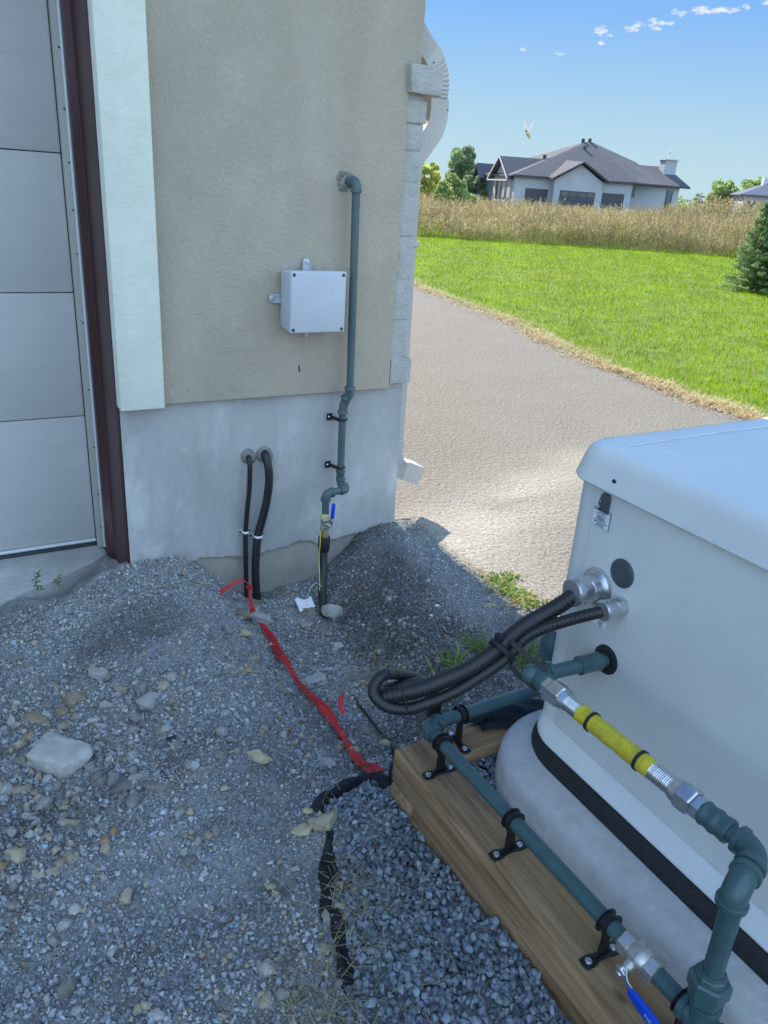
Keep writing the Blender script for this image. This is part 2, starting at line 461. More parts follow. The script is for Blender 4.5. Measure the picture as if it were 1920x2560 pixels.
def yard_material():
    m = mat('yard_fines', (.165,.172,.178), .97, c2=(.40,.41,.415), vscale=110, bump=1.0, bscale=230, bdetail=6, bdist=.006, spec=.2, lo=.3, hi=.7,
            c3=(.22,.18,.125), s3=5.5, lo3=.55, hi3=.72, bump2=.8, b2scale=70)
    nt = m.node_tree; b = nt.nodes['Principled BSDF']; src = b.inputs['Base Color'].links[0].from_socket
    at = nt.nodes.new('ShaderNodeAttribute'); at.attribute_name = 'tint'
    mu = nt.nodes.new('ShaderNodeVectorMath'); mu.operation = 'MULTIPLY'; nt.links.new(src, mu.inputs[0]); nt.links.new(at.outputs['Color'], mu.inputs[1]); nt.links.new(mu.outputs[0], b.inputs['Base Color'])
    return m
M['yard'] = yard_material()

# ------------------------------------------------------------------ ground sheets
def grid_sheet(name, x0, x1, y0, y1, step, hfun, m, smooth=True):
    xs = np.arange(x0, x1+step*.5, step); ys = np.arange(y0, y1+step*.5, step)
    X, Y = np.meshgrid(xs, ys); Z = hfun(X, Y)
    V = np.stack([X.ravel(), Y.ravel(), Z.ravel()], 1)
    nx = len(xs); i = (np.arange(len(ys)-1)[:, None]*nx+np.arange(nx-1)[None]).ravel()
    F = np.stack([i, i+1, i+nx+1, i+nx], 1)
    return tag(bulk(name, V, F, m, smooth=smooth), kind='structure')

def fine_height(X, Y):
    return yard_height(X, Y)+.012*fbm(X*34, Y*34, 11, 3)*(1-sstep(1.45, 1.66, X))+.0035*vnoise(X*130, Y*130, 23)*(1-sstep(1.5, 1.68, X))
def yard_surface(X, Y):
    z = fine_height(X, Y)
    z = np.where(X > 1.60, np.minimum(z, -.004-.03*sstep(1.63, 1.80, X)), z)       # dips under the driveway's edge
    return z
def soil_and_shade(x, y):
    """the backfilled trench and its right bank are darkened for damp soil and painted relief shade, the rest dusty crushed stone"""
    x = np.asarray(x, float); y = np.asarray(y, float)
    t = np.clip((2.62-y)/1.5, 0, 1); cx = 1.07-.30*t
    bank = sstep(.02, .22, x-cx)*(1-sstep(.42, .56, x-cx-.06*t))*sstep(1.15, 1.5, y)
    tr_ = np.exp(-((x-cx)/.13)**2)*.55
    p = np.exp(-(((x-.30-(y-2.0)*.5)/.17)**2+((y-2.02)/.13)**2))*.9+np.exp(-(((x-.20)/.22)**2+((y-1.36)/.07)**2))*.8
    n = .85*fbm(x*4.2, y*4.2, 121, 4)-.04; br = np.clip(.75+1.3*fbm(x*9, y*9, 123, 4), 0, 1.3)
    return np.clip(bank*np.clip(br, .9, 1.15)+(tr_+p)*br+n, 0, 1)  # shade of trench, bank and mound painted in along with darker soil
yard = grid_sheet('gravel_yard', -1.6, 1.86, -.6, 2.97, .009, yard_surface, M['yard'])
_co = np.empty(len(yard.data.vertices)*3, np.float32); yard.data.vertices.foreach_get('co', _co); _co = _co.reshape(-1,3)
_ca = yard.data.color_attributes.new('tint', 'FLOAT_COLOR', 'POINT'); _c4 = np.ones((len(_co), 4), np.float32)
_c4[:, :3] = 1-soil_and_shade(_co[:, 0], _co[:, 1])[:, None]*np.array([.60,.61,.63]); _ca.data.foreach_set('color', _c4.ravel())

def far_drop(X, Y):
    d = np.hypot(X, Y)
    return -.35*sstep(24, 80, d)
def big_ground(name, m, z0=-.30):
    V = []; F = []
    rr = [0, 3, 5, 7, 9, 16, 25, 40, 60, 90, 140, 300, 900, 2500]; n = 48
    for r in rr:
        for k in range(n):
            a = 2*math.pi*k/n; x, y = r*math.cos(a), r*math.sin(a)
            V.append((x, y, (-.7 if r < 6 else -.06)+float(far_drop(x, y))))
    for i in range(len(rr)-1):
        for k in range(n):
            F.append((i*n+k, (i+1)*n+k, (i+1)*n+(k+1) % n, i*n+(k+1) % n))
    return tag(bulk(name, V, F, m), kind='structure')
big_ground('ground', M['far_ground'])

LAWN_EDGE = [(4.7,-9),(4.75,-3),(4.8,0),(4.82,2),(4.84,3.12),(4.85,3.5),(4.86,4.0),(4.95,4.87),(5.12,5.6),(5.62,7.1),(5.80,8.26),(6.05,9.72),(6.6,13),(7.4,18),(8.0,23)]
FIELD_EDGE = [(34,-12),(27,4),(23.5,12.0),(20.2,15.15),(19.4,16.27),(17.0,17.47),(14.4,18.48),(12.2,19.67),(10,20.7),(8.0,23)]
def edge_x(y):
    return np.interp(y, [p[1] for p in LAWN_EDGE], [p[0] for p in LAWN_EDGE])
def field_d(x, y):
    """metres beyond the mown edge (positive in the tall growth)"""
    fx = np.array([p[0] for p in FIELD_EDGE])[::-1]; fy = np.array([p[1] for p in FIELD_EDGE])[::-1]
    return (np.asarray(y)-np.interp(x, fx, fy))*.86

def flat_poly(name, pts, z, m, kind='structure'):
    mb = MB(); mb.add([(x, y, z) for x, y in pts], [tuple(range(len(pts)))])
    o = mb.build(name, m, fix=False)
    return tag(o, kind=kind)
def driveway():
    # one fine sheet with a broken inner edge along the yard
    ys = np.concatenate([np.arange(-6, 1.3, .12), np.arange(1.3, 2.75, .012), np.arange(2.75, 4, .06), np.arange(4, 30, .25)])
    top = []; low = []
    V = []; F = []
    for i, y in enumerate(ys):
        e = 1.675+.020*float(fbm(y*9, 3.3, 31, 3))+.010*float(vnoise(y*60, 1.7, 37))
        if y > 2.62: e = 1.50
        if y < 1.0: e = 1.70
        x1 = float(edge_x(min(y, 23)))+.22
        xs = [e-.012, e, e+.05]+list(np.linspace(e+.13, e+1.6, 18))+list(np.linspace(e+2.0, x1, 6))
        zs = [-.028, -.003+.004*float(vnoise(y*80, 9.1, 41)), .0]+[.0]*24
        V += [(a, y, b) for a, b in zip(xs, zs)]
    n = 27
    for i in range(len(ys)-1):
        for k in range(n-1):
            F.append((i*n+k, i*n+k+1, (i+1)*n+k+1, (i+1)*n+k))
    V = np.array(V); q = V[:, :2]; a_, b_ = np.array([1.70,2.42]), np.array([3.05,2.85]); ab = b_-a_
    tt = np.clip(((q-a_)@ab)/(ab@ab), 0, 1); dd_ = np.linalg.norm(q-a_-tt[:, None]*ab, axis=1)
    du = np.exp(-(dd_/.26)**2)*(.75+.9*fbm(q[:, 0]*3, q[:, 1]*7, 141, 4))+.45*np.exp(-((q[:, 0]-1.72)/.25)**2)*np.exp(-((q[:, 1]-2.0)/.6)**2)
    col = 1+np.clip(du, 0, 1.2)[:, None]*np.array([.62,.60,.56])
    return tag(bulk('driveway', V, F, M['asphalt'], col), kind='structure')
driveway()
_lp = [(x+.02, y) for x, y in LAWN_EDGE]+[(x+.8, y+.8) for x, y in FIELD_EDGE[::-1][1:]]
flat_poly('lawn', _lp, .012, M['lawn_soil'])
_mp = [(x, y) for x, y in FIELD_EDGE]
# concrete apron in front of the garage door
ap = MB(); ap.prism([(-3.2,2.985),(.445,2.985),(.445,2.86),(.36,2.79),(.25,2.72),(.12,2.65),(.0,2.58),(-.4,2.5),(-3.2,2.4)], (0,0,-.16), (1,0,0), (0,1,0), (0,0,1), .095)
tag(ap.build('apron', M['parge'], bevel=.006), kind='structure')

# ------------------------------------------------------------------ the garage
garage = thing('garage', 'beige stucco garage corner with pale trim, grey panel door and bare concrete foundation', 'garage', (1.0, 2.6, 0))
mb = MB(); mb.prism([(.615,.597),(1.507,.597),(1.507,1.716),(1.548,1.716),(1.548,4.1),(.615,4.1)], (0, 2.575, 0), (1,0,0), (0,0,1), (0,1,0), .225)
mb.build('stucco_wall', M['stucco'], garage, bevel=.006)
mb = MB(); mb.box(1.40, 1.5465, 2.80, 9.5, .597, 4.0995); mb.build('side_wall', M['stucco'], garage)
mb = MB(); mb.box(-3.0, .474, 2.60, 2.80, 2.35, 4.1); mb.build('header_wall', M['stucco'], garage)
mb = MB(); mb.box(-5.6, -3.0, 2.60, 2.80, -.2, 4.1); mb.build('far_wall', M['stucco'], garage)
mb = MB(); mb.box(-5.6, -5.4, 2.80, 9.5, -.2, 4.1); mb.box(-5.4, 1.40, 9.3, 9.5, -.2, 4.1); mb.build('back_wall', M['stucco'], garage)
mb = MB(); mb.box(.476, .621, 2.545, 2.745, .593, 4.1); mb.build('trim_pilaster', M['trim_stucco'], garage, bevel=.005)
# parged foundation with its ragged lower edge, footing wall below it
rnd = random.Random(5)
poly = [(.482,.5965),(.482,-.12)]
base = [(.56,-.11),(.738,-.015),(.80,-.022),(.87,-.035),(.95,-.046),(.983,-.04),(1.03,-.038),(1.10,-.03),(1.15,-.02),(1.20,-.022),(1.222,-.038),(1.30,-.034),(1.38,-.028),(1.45,-.023),(1.53,-.018),(1.592,-.012)]
for i in range(70):
    x = .56+(1.592-.56)*i/69
    z = float(np.interp(x, [b[0] for b in base], [b[1] for b in base]))+rnd.uniform(-.004, .004)+.006*float(vnoise(x*30, 2.2, 8))
    poly.append((x, z))
poly += [(1.582,.5965)]
mb = MB(); mb.prism(poly, (0, 2.600, 0), (1,0,0), (0,0,1), (0,1,0), .012); mb.build('foundation', M['parge'], garage)
mb = MB(); mb.box(.482, 1.588, 2.6125, 2.80, -.6, .5965); mb.box(1.45, 1.592, 2.80, 9.5, -.6, .5965); mb.build('footing', M['footing'], garage)
# quoin stones up the corner
def rough_block(x0, x1, y0, y1, z0, z1, amp, seed):
    bm = bmesh.new()
    bmesh.ops.create_cube(bm, size=1)
    bmesh.ops.bevel(bm, geom=bm.edges[:], offset=.03, segments=2, profile=.6, affect='EDGES')
    bmesh.ops.subdivide_edges(bm, edges=bm.edges[:], cuts=3, use_grid_fill=True)
    vs = []
    for v in bm.verts:
        p = Vector((x0+(v.co.x+.5)*(x1-x0), y0+(v.co.y+.5)*(y1-y0), z0+(v.co.z+.5)*(z1-z0)))
        n = mnoise.noise_vector(p*28+Vector((seed, 0, 0)))*amp+mnoise.noise_vector(p*90)*amp*.5
        vs.append(p+n)
    fs = [tuple(v.index for v in f.verts) for f in bm.faces]
    bm.free(); m_ = MB(); m_.add(vs, fs); return m_
for i, (z0, z1, x1, y0) in enumerate([(1.540,1.608,1.586,2.580),(1.452,1.534,1.580,2.584),(1.352,1.447,1.578,2.585),(1.166,1.345,1.580,2.582),(1.012,1.160,1.575,2.585),(.864,1.006,1.579,2.582),(.716,.858,1.577,2.586),(.6165,.710,1.600,2.572)]):
    rough_block(1.5085, x1, y0+.003, 2.662, z0-.0012, z1+.0012, .0016, i*3.1).build('quoin_stone', M['quoin'], garage, smooth=50)
mb = MB(); mb.box(1.5075, 1.572, 2.590, 2.655, .5985, 1.715); mb.build('corner_backing', M['quoin'], garage)
o = rough_block(1.497, 1.627, 2.555, 2.655, 1.629, 1.715, .004, 40).build('band_stone', M['quoin'], garage, smooth=50)
# maroon jamb flashing, bent out a little at its foot
prof = []
def jamb(zs):
    vs = []; n = 6
    for z, kick, dx in zs:
        pts = [(.4785, 2.60), (.4745-dx*.2, 2.62), (.4745-dx, 2.848-kick), (.4700-dx, 2.853-kick), (.447-dx*.6, 2.853-kick*.6), (.4465-dx*.6, 2.872-kick*.6)]
        vs += [(x, y, z) for x, y in pts]
    fs = []
    for i in range(len(zs)-1):
        for k in range(n-1): fs.append((i*n+k, i*n+k+1, (i+1)*n+k+1, (i+1)*n+k))
    m_ = MB(); m_.add(vs, fs); return m_
jb = jamb([(2.35,0,0),(1.4,0,0),(.8,.002,.001),(.4,.006,.003),(.2,.016,.006),(.1,.035,.008),(.06,.055,.012),(.02,.07,.016),(-.02,.075,.014),(-.06,.06,.01)]).build('door_jamb', M['maroon'], garage, smooth=35)
sm = jb.modifiers.new('thickness', 'SOLIDIFY'); sm.thickness = .0025; sm.offset = 0
# stop moulding with its vinyl lip and nails
mb = MB(); mb.box(.4225, .4445, 2.905, 2.955, -.06, 2.35); st = mb.build('stop_moulding', M['stop'], garage, bevel=.003)
mb = MB(); mb.box(.4405, .4485, 2.893, 2.9045, -.055, 2.35); mb.build('vinyl_lip', M['vinyl'], st, bevel=.002)
for z in (1.66, 1.49, 1.335, 1.19, 1.05, .82, .58, .36, .17, .03):
    mb = MB(); mb.ball((.4365, 2.9035, z), .0032, 8, 6, (1,.6,1)); mb.build('nail', M['screw_dark'], st, smooth=60)
# sectional door
gd = None
for i, (z0, z1) in enumerate([(-.036,.4655),(.4685,.9135),(.9165,1.3595),(1.3625,1.809),(1.812,2.255)]):
    if i == 0:
        mb = MB(); mb.box(-2.9, .4215, 2.975, 2.985, -.05, 2.40); gd = mb.build('garage_door', M['door_seal'], garage)
    mb = MB(); mb.box(-2.9, .4215, 2.960, 2.9745, z0, z1); mb.build('door_panel', M['door'], gd, bevel=.003)
mb = MB(); mb.box(-2.9, .4215, 2.952, 2.9735, -.050, -.0385); mb.build('bottom_rail', M['vinyl'], gd, bevel=.003)
mb = MB(); mb.box(-2.9, .4215, 2.946, 2.9735, -.078, -.0515); mb.build('rubber_seal', M['door_seal'], gd, bevel=.008)
# roof, seen only by its shadow
mb = MB(); mb.add([(-6.1,2.1,4.101),(1.56,2.1,4.101),(1.56,10,4.101),(-6.1,10,4.101),(-6.1,2.1,4.22),(1.56,2.1,4.22),(1.56,10,4.22),(-6.1,10,4.22),(-2.3,6,6.0),(-1.9,6.1,6.0)],
    [(0,3,2,1),(0,1,5,4),(1,2,6,5),(2,3,7,6),(3,0,4,7),(4,5,9,8),(5,6,9),(6,7,8,9),(7,4,8)])
mb.build('roof', M['roofing'], garage)
mb = MB()   # a scuff and two paint specks on the stucco
for x, z, w, h in ((1.117,.693,.008,.016),(1.121,.683,.006,.012)): mb.box(x, x+w*.6, 2.5737, 2.5752, z, z+h)
mb.build('scuff_mark', M['screw_dark'], garage)

# ------------------------------------------------------------------ downspout
ds = thing('downspout', 'pale ribbed metal downspout bent round the stone band on the garage corner', 'downspout', (1.60, 2.712, 0))
def rect_tube(path, a, b, ridges=None, flute=0.0, corr=0.0):
    """path: [(x,z)] in the plane y=const; a = half depth in the bend plane, b = half width along y"""
    P = [Vector((x, 0, z)) for x, z in path]; vs = []; m_ = len(P)
    sec = []
    nb = 11
    for i in range(nb): sec.append((1, -1+2*i/(nb-1)))
    for i in range(1, 5): sec.append((1-2*i/5, 1))
    for i in range(nb): sec.append((-1, 1-2*i/(nb-1)))
    for i in range(1, 5): sec.append((-1+2*i/5, -1))
    n = len(sec)
    for i, p in enumerate(P):
        t = (P[min(i+1, m_-1)]-P[max(i-1, 0)]).normalized(); nrm = Vector((t.z, 0, -t.x)) if t.z < 0 else Vector((-t.z, 0, t.x))
        nrm = Vector((-t.z, 0, t.x))
        k = 1-(corr if (ridges and ridges(i) and i % 2) else 0)
        for u, w in sec:
            fl = 1-flute*(1 if abs(u) > .99 and int((w+1)*5.01) % 2 else 0)
            vs.append(((p.x+nrm.x*a*u*k*fl)*.9712, 2.712+b*w*k, p.z+nrm.z*a*u*k*fl))
    fs = [(i*n+j, i*n+(j+1) % n, (i+1)*n+(j+1) % n, (i+1)*n+j) for i in range(m_-1) for j in range(n)]
    mm = MB(); mm.add(vs, fs); return mm
up = spline([(1.586,2.3,0),(1.586,1.95,0),(1.592,1.88,0),(1.640,1.815,0),(1.705,1.755,0),(1.737,1.700,0),(1.740,1.62,0)], 10)
path_up = [(p[0], p[1]) for p in resample([Vector((a.x, a.y, 0)) for a in up], .0065)[0]]
mb = rect_tube(path_up, .037, .046, ridges=lambda i: path_up[i][1] < 1.90 and not (1.735 < path_up[i][1] < 1.765), corr=.085)
el = mb.build('upper_elbow', M['pale_metal'], ds, smooth=30)
mid = spline([(1.740,1.632,0),(1.7405,1.575,0),(1.728,1.53,0),(1.695,1.485,0),(1.660,1.44,0),(1.646,1.40,0),(1.645,1.36,0)], 8)
mb = rect_tube([(p.x, p.y) for p in mid], .039, .048, flute=.05); mb.build('offset_elbow', M['pale_metal'], ds, smooth=30)
mb = rect_tube([(1.645,1.375),(1.650,1.0),(1.658,.6),(1.660,.325)], .037, .046, flute=.05); mb.build('leader', M['pale_metal'], ds, smooth=30)
lo = spline([(1.660,.345,0),(1.660,.30,0),(1.667,.255,0),(1.69,.215,0),(1.73,.195,0),(1.805,.163,0)], 12)
path_lo = [(p.x, p.y) for p in resample([Vector((a.x, a.y, 0)) for a in lo], .0085)[0]]
mb = rect_tube(path_lo, .0402, .0485, ridges=lambda i: .20 < path_lo[i][1] < .30 and path_lo[i][0] < 1.735, corr=.15)
so = mb.build('outlet_elbow', M['pale_metal'], ds, smooth=30)
sm = so.modifiers.new('thickness', 'SOLIDIFY'); sm.thickness = .0012; sm.offset = 1
for z in (1.12, .62):
    mb = MB(); mb.box(1.548, 1.6500, 2.6620, 2.7605, z, z+.022); mb.build('strap', M['pale_metal'], ds, bevel=.002)
for x, z in ((1.651,1.742),(1.726,1.60)):
    mb = MB(); mb.ball((x, 2.664, z), .003, 8, 6); mb.build('rivet', M['screw_dark'], ds, smooth=60)
# ------------------------------------------------------------------ materials of the fittings
M['pipe_paint'] = mat('pipe_paint', (.050,.100,.108), .34, var=.10, vscale=25, bump=.12, bscale=180, bdist=.001, c3=(.09,.135,.145), s3=35, lo3=.6, hi3=.75, rvar=.08)
M['pipe_wall'] = mat('pipe_wall', (.075,.115,.122), .42, var=.10, vscale=25, bump=.15, bscale=160, bdist=.001)
M['black_paint'] = mat('black_paint', (.012,.012,.014), .33, bump=.06, bscale=150, bdist=.001)
M['zinc'] = mat('zinc', (.55,.56,.57), .30, .85, var=.15, vscale=40, bump=.1, bscale=200, bdist=.0008, rvar=.08)
M['nickel'] = mat('nickel', (.52,.51,.48), .36, .75, var=.18, vscale=60, bump=.2, bscale=260, bdist=.0008)
M['brass'] = mat('brass', (.40,.30,.15), .4, .7, var=.15, vscale=60)
M['steel'] = mat('steel', (.60,.61,.62), .25, .9, var=.08, vscale=60)
M['rubber'] = mat('rubber', (.014,.015,.017), .62, var=.2, vscale=30, bump=.1, bscale=220, bdist=.001, c3=(.05,.05,.05), s3=38, lo3=.66, hi3=.80)
M['cable'] = mat('cable', (.016,.016,.018), .42, var=.2, vscale=60, bump=.15, bscale=150, bdist=.001, c3=(.05,.05,.05), s3=25, lo3=.62, hi3=.8)
M['poly_hose'] = mat('poly_hose', (.020,.021,.024), .5, var=.2, vscale=30)
M['blue_grip'] = mat('blue_grip', (.0,.06,.55), .35, var=.06, vscale=60, bump=.1, bscale=300, bdist=.0005)
M['white_mark'] = mat('white_mark', (.42,.52,.75), .5)
M['yellow_tape'] = mat('yellow_tape', (.72,.58,.05), .4, c2=(.60,.58,.40), vscale=130, stretch=(1,1,5))
M['yellow_wire'] = mat('yellow_wire', (.62,.50,.05), .4)
M['box_plastic'] = mat('box_plastic', (.50,.53,.58), .45, var=.03, vscale=12, bump=.05, bscale=300, bdist=.0005)
M['putty'] = mat('putty', (.20,.19,.175), .9, var=.12, vscale=40, bump=.3, bscale=120, bdist=.002)
M['white_plastic'] = mat('white_plastic', (.75,.77,.80), .4)
M['cabinet'] = mat('cabinet', (.665,.68,.67), .38, var=.045, vscale=5, rvar=.07, bump=.05, bscale=500, bdist=.0004, spec=.4)
M['lid'] = mat('lid', (.66,.68,.67), .36, var=.04, vscale=4, rvar=.08, bump=.06, bscale=420, bdist=.0004, spec=.4)
M['plug'] = mat('plug', (.055,.075,.085), .45)
M['grommet'] = mat('grommet', (.010,.012,.014), .5)
M['pad_concrete'] = mat('pad_concrete', (.45,.45,.455), .85, c2=(.52,.52,.525), vscale=30, bump=.35, bscale=160, bdetail=6, bdist=.002, spec=.25, c3=(.56,.56,.565), s3=60, lo3=.55, hi3=.75, bump2=.12, b2scale=60)
M['sticker'] = mat('sticker', (.74,.77,.82), .4)
M['ink'] = mat('ink', (.03,.045,.09), .5)

def wood(name, axis):
    m = bpy.data.materials.new(name); m.use_nodes = True; nt = m.node_tree; b = nt.nodes['Principled BSDF']
    b.inputs['Roughness'].default_value = .72; b.inputs['Specular IOR Level'].default_value = .3
    tc = nt.nodes.new('ShaderNodeTexCoord')
    def mp(sc):
        q = nt.nodes.new('ShaderNodeMapping'); s = [sc[0]]*3; s[axis] = sc[1]; q.inputs['Scale'].default_value = s
        nt.links.new(tc.outputs['Object'], q.inputs['Vector']); return q
    g = nt.nodes.new('ShaderNodeTexNoise'); g.inputs['Scale'].default_value = 1; g.inputs['Detail'].default_value = 7; g.inputs['Roughness'].default_value = .62
    g.inputs['Distortion'].default_value = .8
    nt.links.new(mp((55, 3.2)).outputs[0], g.inputs['Vector'])
    r = nt.nodes.new('ShaderNodeValToRGB'); cr = r.color_ramp
    cr.elements[0].position = .30; cr.elements[0].color = (.15,.08,.038,1)
    cr.elements[1].position = .72; cr.elements[1].color = (.42,.28,.155,1)
    e = cr.elements.new(.47); e.color = (.275,.168,.09,1)
    e = cr.elements.new(.57); e.color = (.35,.225,.122,1)
    nt.links.new(g.outputs['Fac'], r.inputs['Fac'])
    f = nt.nodes.new('ShaderNodeTexNoise'); f.inputs['Scale'].default_value = 1; f.inputs['Detail'].default_value = 4
    nt.links.new(mp((11, 2.2)).outputs[0], f.inputs['Vector'])
    fr = nt.nodes.new('ShaderNodeValToRGB'); fr.color_ramp.elements[0].position = .52; fr.color_ramp.elements[0].color = (0,0,0,1); fr.color_ramp.elements[1].position = .70; fr.color_ramp.elements[1].color = (.75,.75,.75,1)
    nt.links.new(f.outputs['Fac'], fr.inputs['Fac'])
    mx = nt.nodes.new('ShaderNodeMix'); mx.data_type = 'RGBA'; nt.links.new(fr.outputs[0], mx.inputs['Factor']); nt.links.new(r.outputs[0], mx.inputs[6]); mx.inputs[7].default_value = (.20,.145,.095,1)
    # knots
    v = nt.nodes.new('ShaderNodeTexVoronoi'); v.inputs['Scale'].default_value = 1; v.inputs['Randomness'].default_value = 1
    nt.links.new(mp((13, 7.0)).outputs[0], v.inputs['Vector'])
    kr = nt.nodes.new('ShaderNodeValToRGB'); kr.color_ramp.elements[0].position = .05; kr.color_ramp.elements[0].color = (.85,.85,.85,1); kr.color_ramp.elements[1].position = .15; kr.color_ramp.elements[1].color = (0,0,0,1)
    nt.links.new(v.outputs['Distance'], kr.inputs['Fac'])
    m2 = nt.nodes.new('ShaderNodeMix'); m2.data_type = 'RGBA'; nt.links.new(kr.outputs[0], m2.inputs['Factor']); nt.links.new(mx.outputs[2], m2.inputs[6]); m2.inputs[7].default_value = (.07,.04,.025,1)
    nt.links.new(m2.outputs[2], b.inputs['Base Color'])
    bp = nt.nodes.new('ShaderNodeBump'); bp.inputs['Strength'].default_value = .35; bp.inputs['Distance'].default_value = .002
    nt.links.new(g.outputs['Fac'], bp.inputs['Height']); nt.links.new(bp.outputs[0], b.inputs['Normal'])
    return m
M['wood_y'] = wood('wood_along', 1)
M['wood_x'] = wood('wood_across', 0)

def hexnut(mb, p0, p1, r, up=None):
    p0, p1 = Vector(p0), Vector(p1); L = (p1-p0).length
    return mb.lathe(p0, p1, [(0, r*.88), (L*.10, r), (L*.90, r), (L, r*.88)], 6, up)

def pipe_elbow(c, d0, d1, r, leg, rc=None):
    """90 degree fitting: enters along d0 (pointing out of the corner), leaves along d1; returns MB"""
    c, d0, d1 = Vector(c), Vector(d0).normalized(), Vector(d1).normalized()
    rb = leg*.82; rc = rc or r*1.16
    path = [c+d0*leg]+[c+d0*rb+d1*rb-(d1*math.cos(a)+d0*math.sin(a))*rb for a in [math.pi/2*i/9 for i in range(10)]]+[c+d1*leg]
    mb = MB(); mb.tube(path, r, 20)
    for d in (d0, d1):
        mb.lathe(c+d*(leg-.2*r), c+d*(leg+.42*r), [(0, r), (.08*r, rc), (.5*r, rc), (.62*r, r*.86)], 22)
    return mb

# ------------------------------------------------------------------ gas riser on the wall
g = thing('gas_riser', 'slate painted gas pipe down the stucco wall with blue handled shutoff above black hose', 'gas pipe', (1.297, 2.54, .5))
r = .0142
pipe_elbow((1.293, 2.522, 1.337), (-.12, 1, 0), (0, 0, -1), .0176, .027).build('elbow', M['pipe_wall'], g, smooth=50)
mb = MB(); mb.tube([(1.2885, 2.60, 1.337), (1.291, 2.548, 1.337)], r, 20); mb.tube([(1.293, 2.522, 1.31), (1.3065, 2.524, .625)], r, 24); mb.build('riser_pipe', M['pipe_wall'], g, smooth=50)
mb = MB(); mb.tube(spline([(1.3065,2.524,.625),(1.306,2.526,.602),(1.300,2.532,.583),(1.295,2.538,.565),(1.290,2.54,.545),(1.289,2.54,.522)], 5), .0172, 20)
mb.lathe((1.3065,2.524,.630), (1.3065,2.524,.605), [(0,.0190),(.003,.0208),(.010,.0208),(.013,.017)], 22)
mb.lathe((1.2985,2.5335,.589), (1.2935,2.5385,.572), [(0,.0176),(.003,.0204),(.010,.0204),(.013,.017)], 22)
mb.lathe((1.289,2.54,.535), (1.289,2.54,.515), [(0,.0176),(.003,.0202),(.011,.0202),(.014,.0155)], 22)
mb.build('offset_elbow', M['pipe_wall'], g, smooth=50)
mb = MB(); mb.tube([(1.289,2.54,.525),(1.291,2.54,.262)], r, 24); mb.build('lower_pipe', M['pipe_wall'], g, smooth=50)
mb = MB(); mb.lathe((1.291,2.54,.292), (1.291,2.54,.262), [(0,.0148),(.002,.0195),(.006,.0195),(.009,.0163),(.03,.016)], 22)
mb.build('coupling', M['pipe_wall'], g, smooth=50)
pipe_elbow((1.291, 2.536, .232), (0, 0, 1), (.25, -1, 0), .0168, .023).build('elbow', M['pipe_wall'], g, smooth=50)
pipe_elbow((1.299, 2.492, .229), (-.2, 1, 0), (-1, -.02, -.04), .0172, .024).build('elbow', M['pipe_wall'], g, smooth=50)
mb = MB(); mb.tube([(1.274,2.492,.228),(1.23,2.491,.2255)], r, 20); mb.build('nipple', M['pipe_wall'], g, smooth=50)
pipe_elbow((1.207, 2.490, .2245), (1, .02, .03), (0, 0, -1), .0176, .025).build('elbow', M['pipe_wall'], g, smooth=50)
mb = MB(); mb.tube([(1.207,2.490,.20),(1.207,2.490,.138)], r, 20); mb.build('drop_pipe', M['pipe_wall'], g, smooth=50)
mb = MB(); mb.lathe((1.207,2.490,.141), (1.207,2.490,.118), [(0,.0150),(.002,.0172),(.007,.0174),(.009,.0164),(.011,.0174),(.016,.0173),(.018,.0163),(.023,.0163)], 22); mb.build('thread_tape', M['yellow_tape'], g, smooth=50)
mb = MB(); mb.lathe((1.207,2.490,.1185), (1.207,2.490,.072), [(0,.0165),(.002,.0185),(.012,.0190),(.016,.0165),(.030,.0165),(.032,.0190),(.044,.0185),(.046,.0165)], 8)
mb.lathe((1.207,2.490,.095), (1.214,2.462,.099), [(0,.010),(.018,.0085),(.020,.0065),(.030,.006)], 14)
vb = mb.build('valve_body', M['nickel'], g, smooth=35)
mb = MB(); mb.lathe((1.213,2.467,.0985), (1.215,2.455,.1005), [(0,.008),(.002,.0098),(.008,.0098),(.010,.006)], 6); mb.build('stem_nut', M['steel'], vb, smooth=30)
mb = MB(); mb.prism([(-.008,-.004),(.008,-.004),(.010,.018),(.004,.030),(-.004,.030)], (1.217,2.461,.10), (1,0,0), (0,0,1), (0,-1,0), .0025); mb.build('valve_lever', M['steel'], vb, bevel=.0008)
mb = MB(); mb.prism([(-.0062,0),(.0062,0),(.0075,.012),(.0075,.060),(.0045,.066),(-.0045,.066),(-.0075,.060),(-.0075,.012)], (1.2225,2.464,.126), (1,0,0), (.07,0,1), (0,-1,0), .009); mb.build('handle_grip', M['blue_grip'], vb, bevel=.0028, smooth=50)
mb = MB(); mb.lathe((1.207,2.490,.0725), (1.207,2.490,.036), [(0,.0165),(.004,.0185),(.014,.0175),(.016,.0185),(.034,.0190),(.0365,.016)], 6); mb.build('brass_nut', M['brass'], g, smooth=30)
mb = MB(); mb.lathe((1.207,2.490,.041), (1.206,2.489,-.026), [(0,.019),(.001,.0225),(.004,.0235),(.030,.0238),(.050,.0238),(.060,.021),(.067,.0165)], 28); mb.build('hose_socket', M['rubber'], g, smooth=40)
hp = spline([(1.206,2.489,-.02),(1.200,2.475,-.06),(1.188,2.448,-.10),(1.171,2.42,-.138),(1.148,2.36,-.178),(1.120,2.285,-.205),(1.098,2.22,-.245)], 8)
mb = MB(); mb.tube(hp, .0160, 20); hs = mb.build('hose', M['poly_hose'], g, smooth=60)
for q in (.27,.60):
    i = int(q*len(hp)); mb = MB(); mb.ring(hp[i], hp[i+1]-hp[i], .0162, .0012, 24, 6); mb.build('hose_tie', M['rubber'], hs, smooth=60)
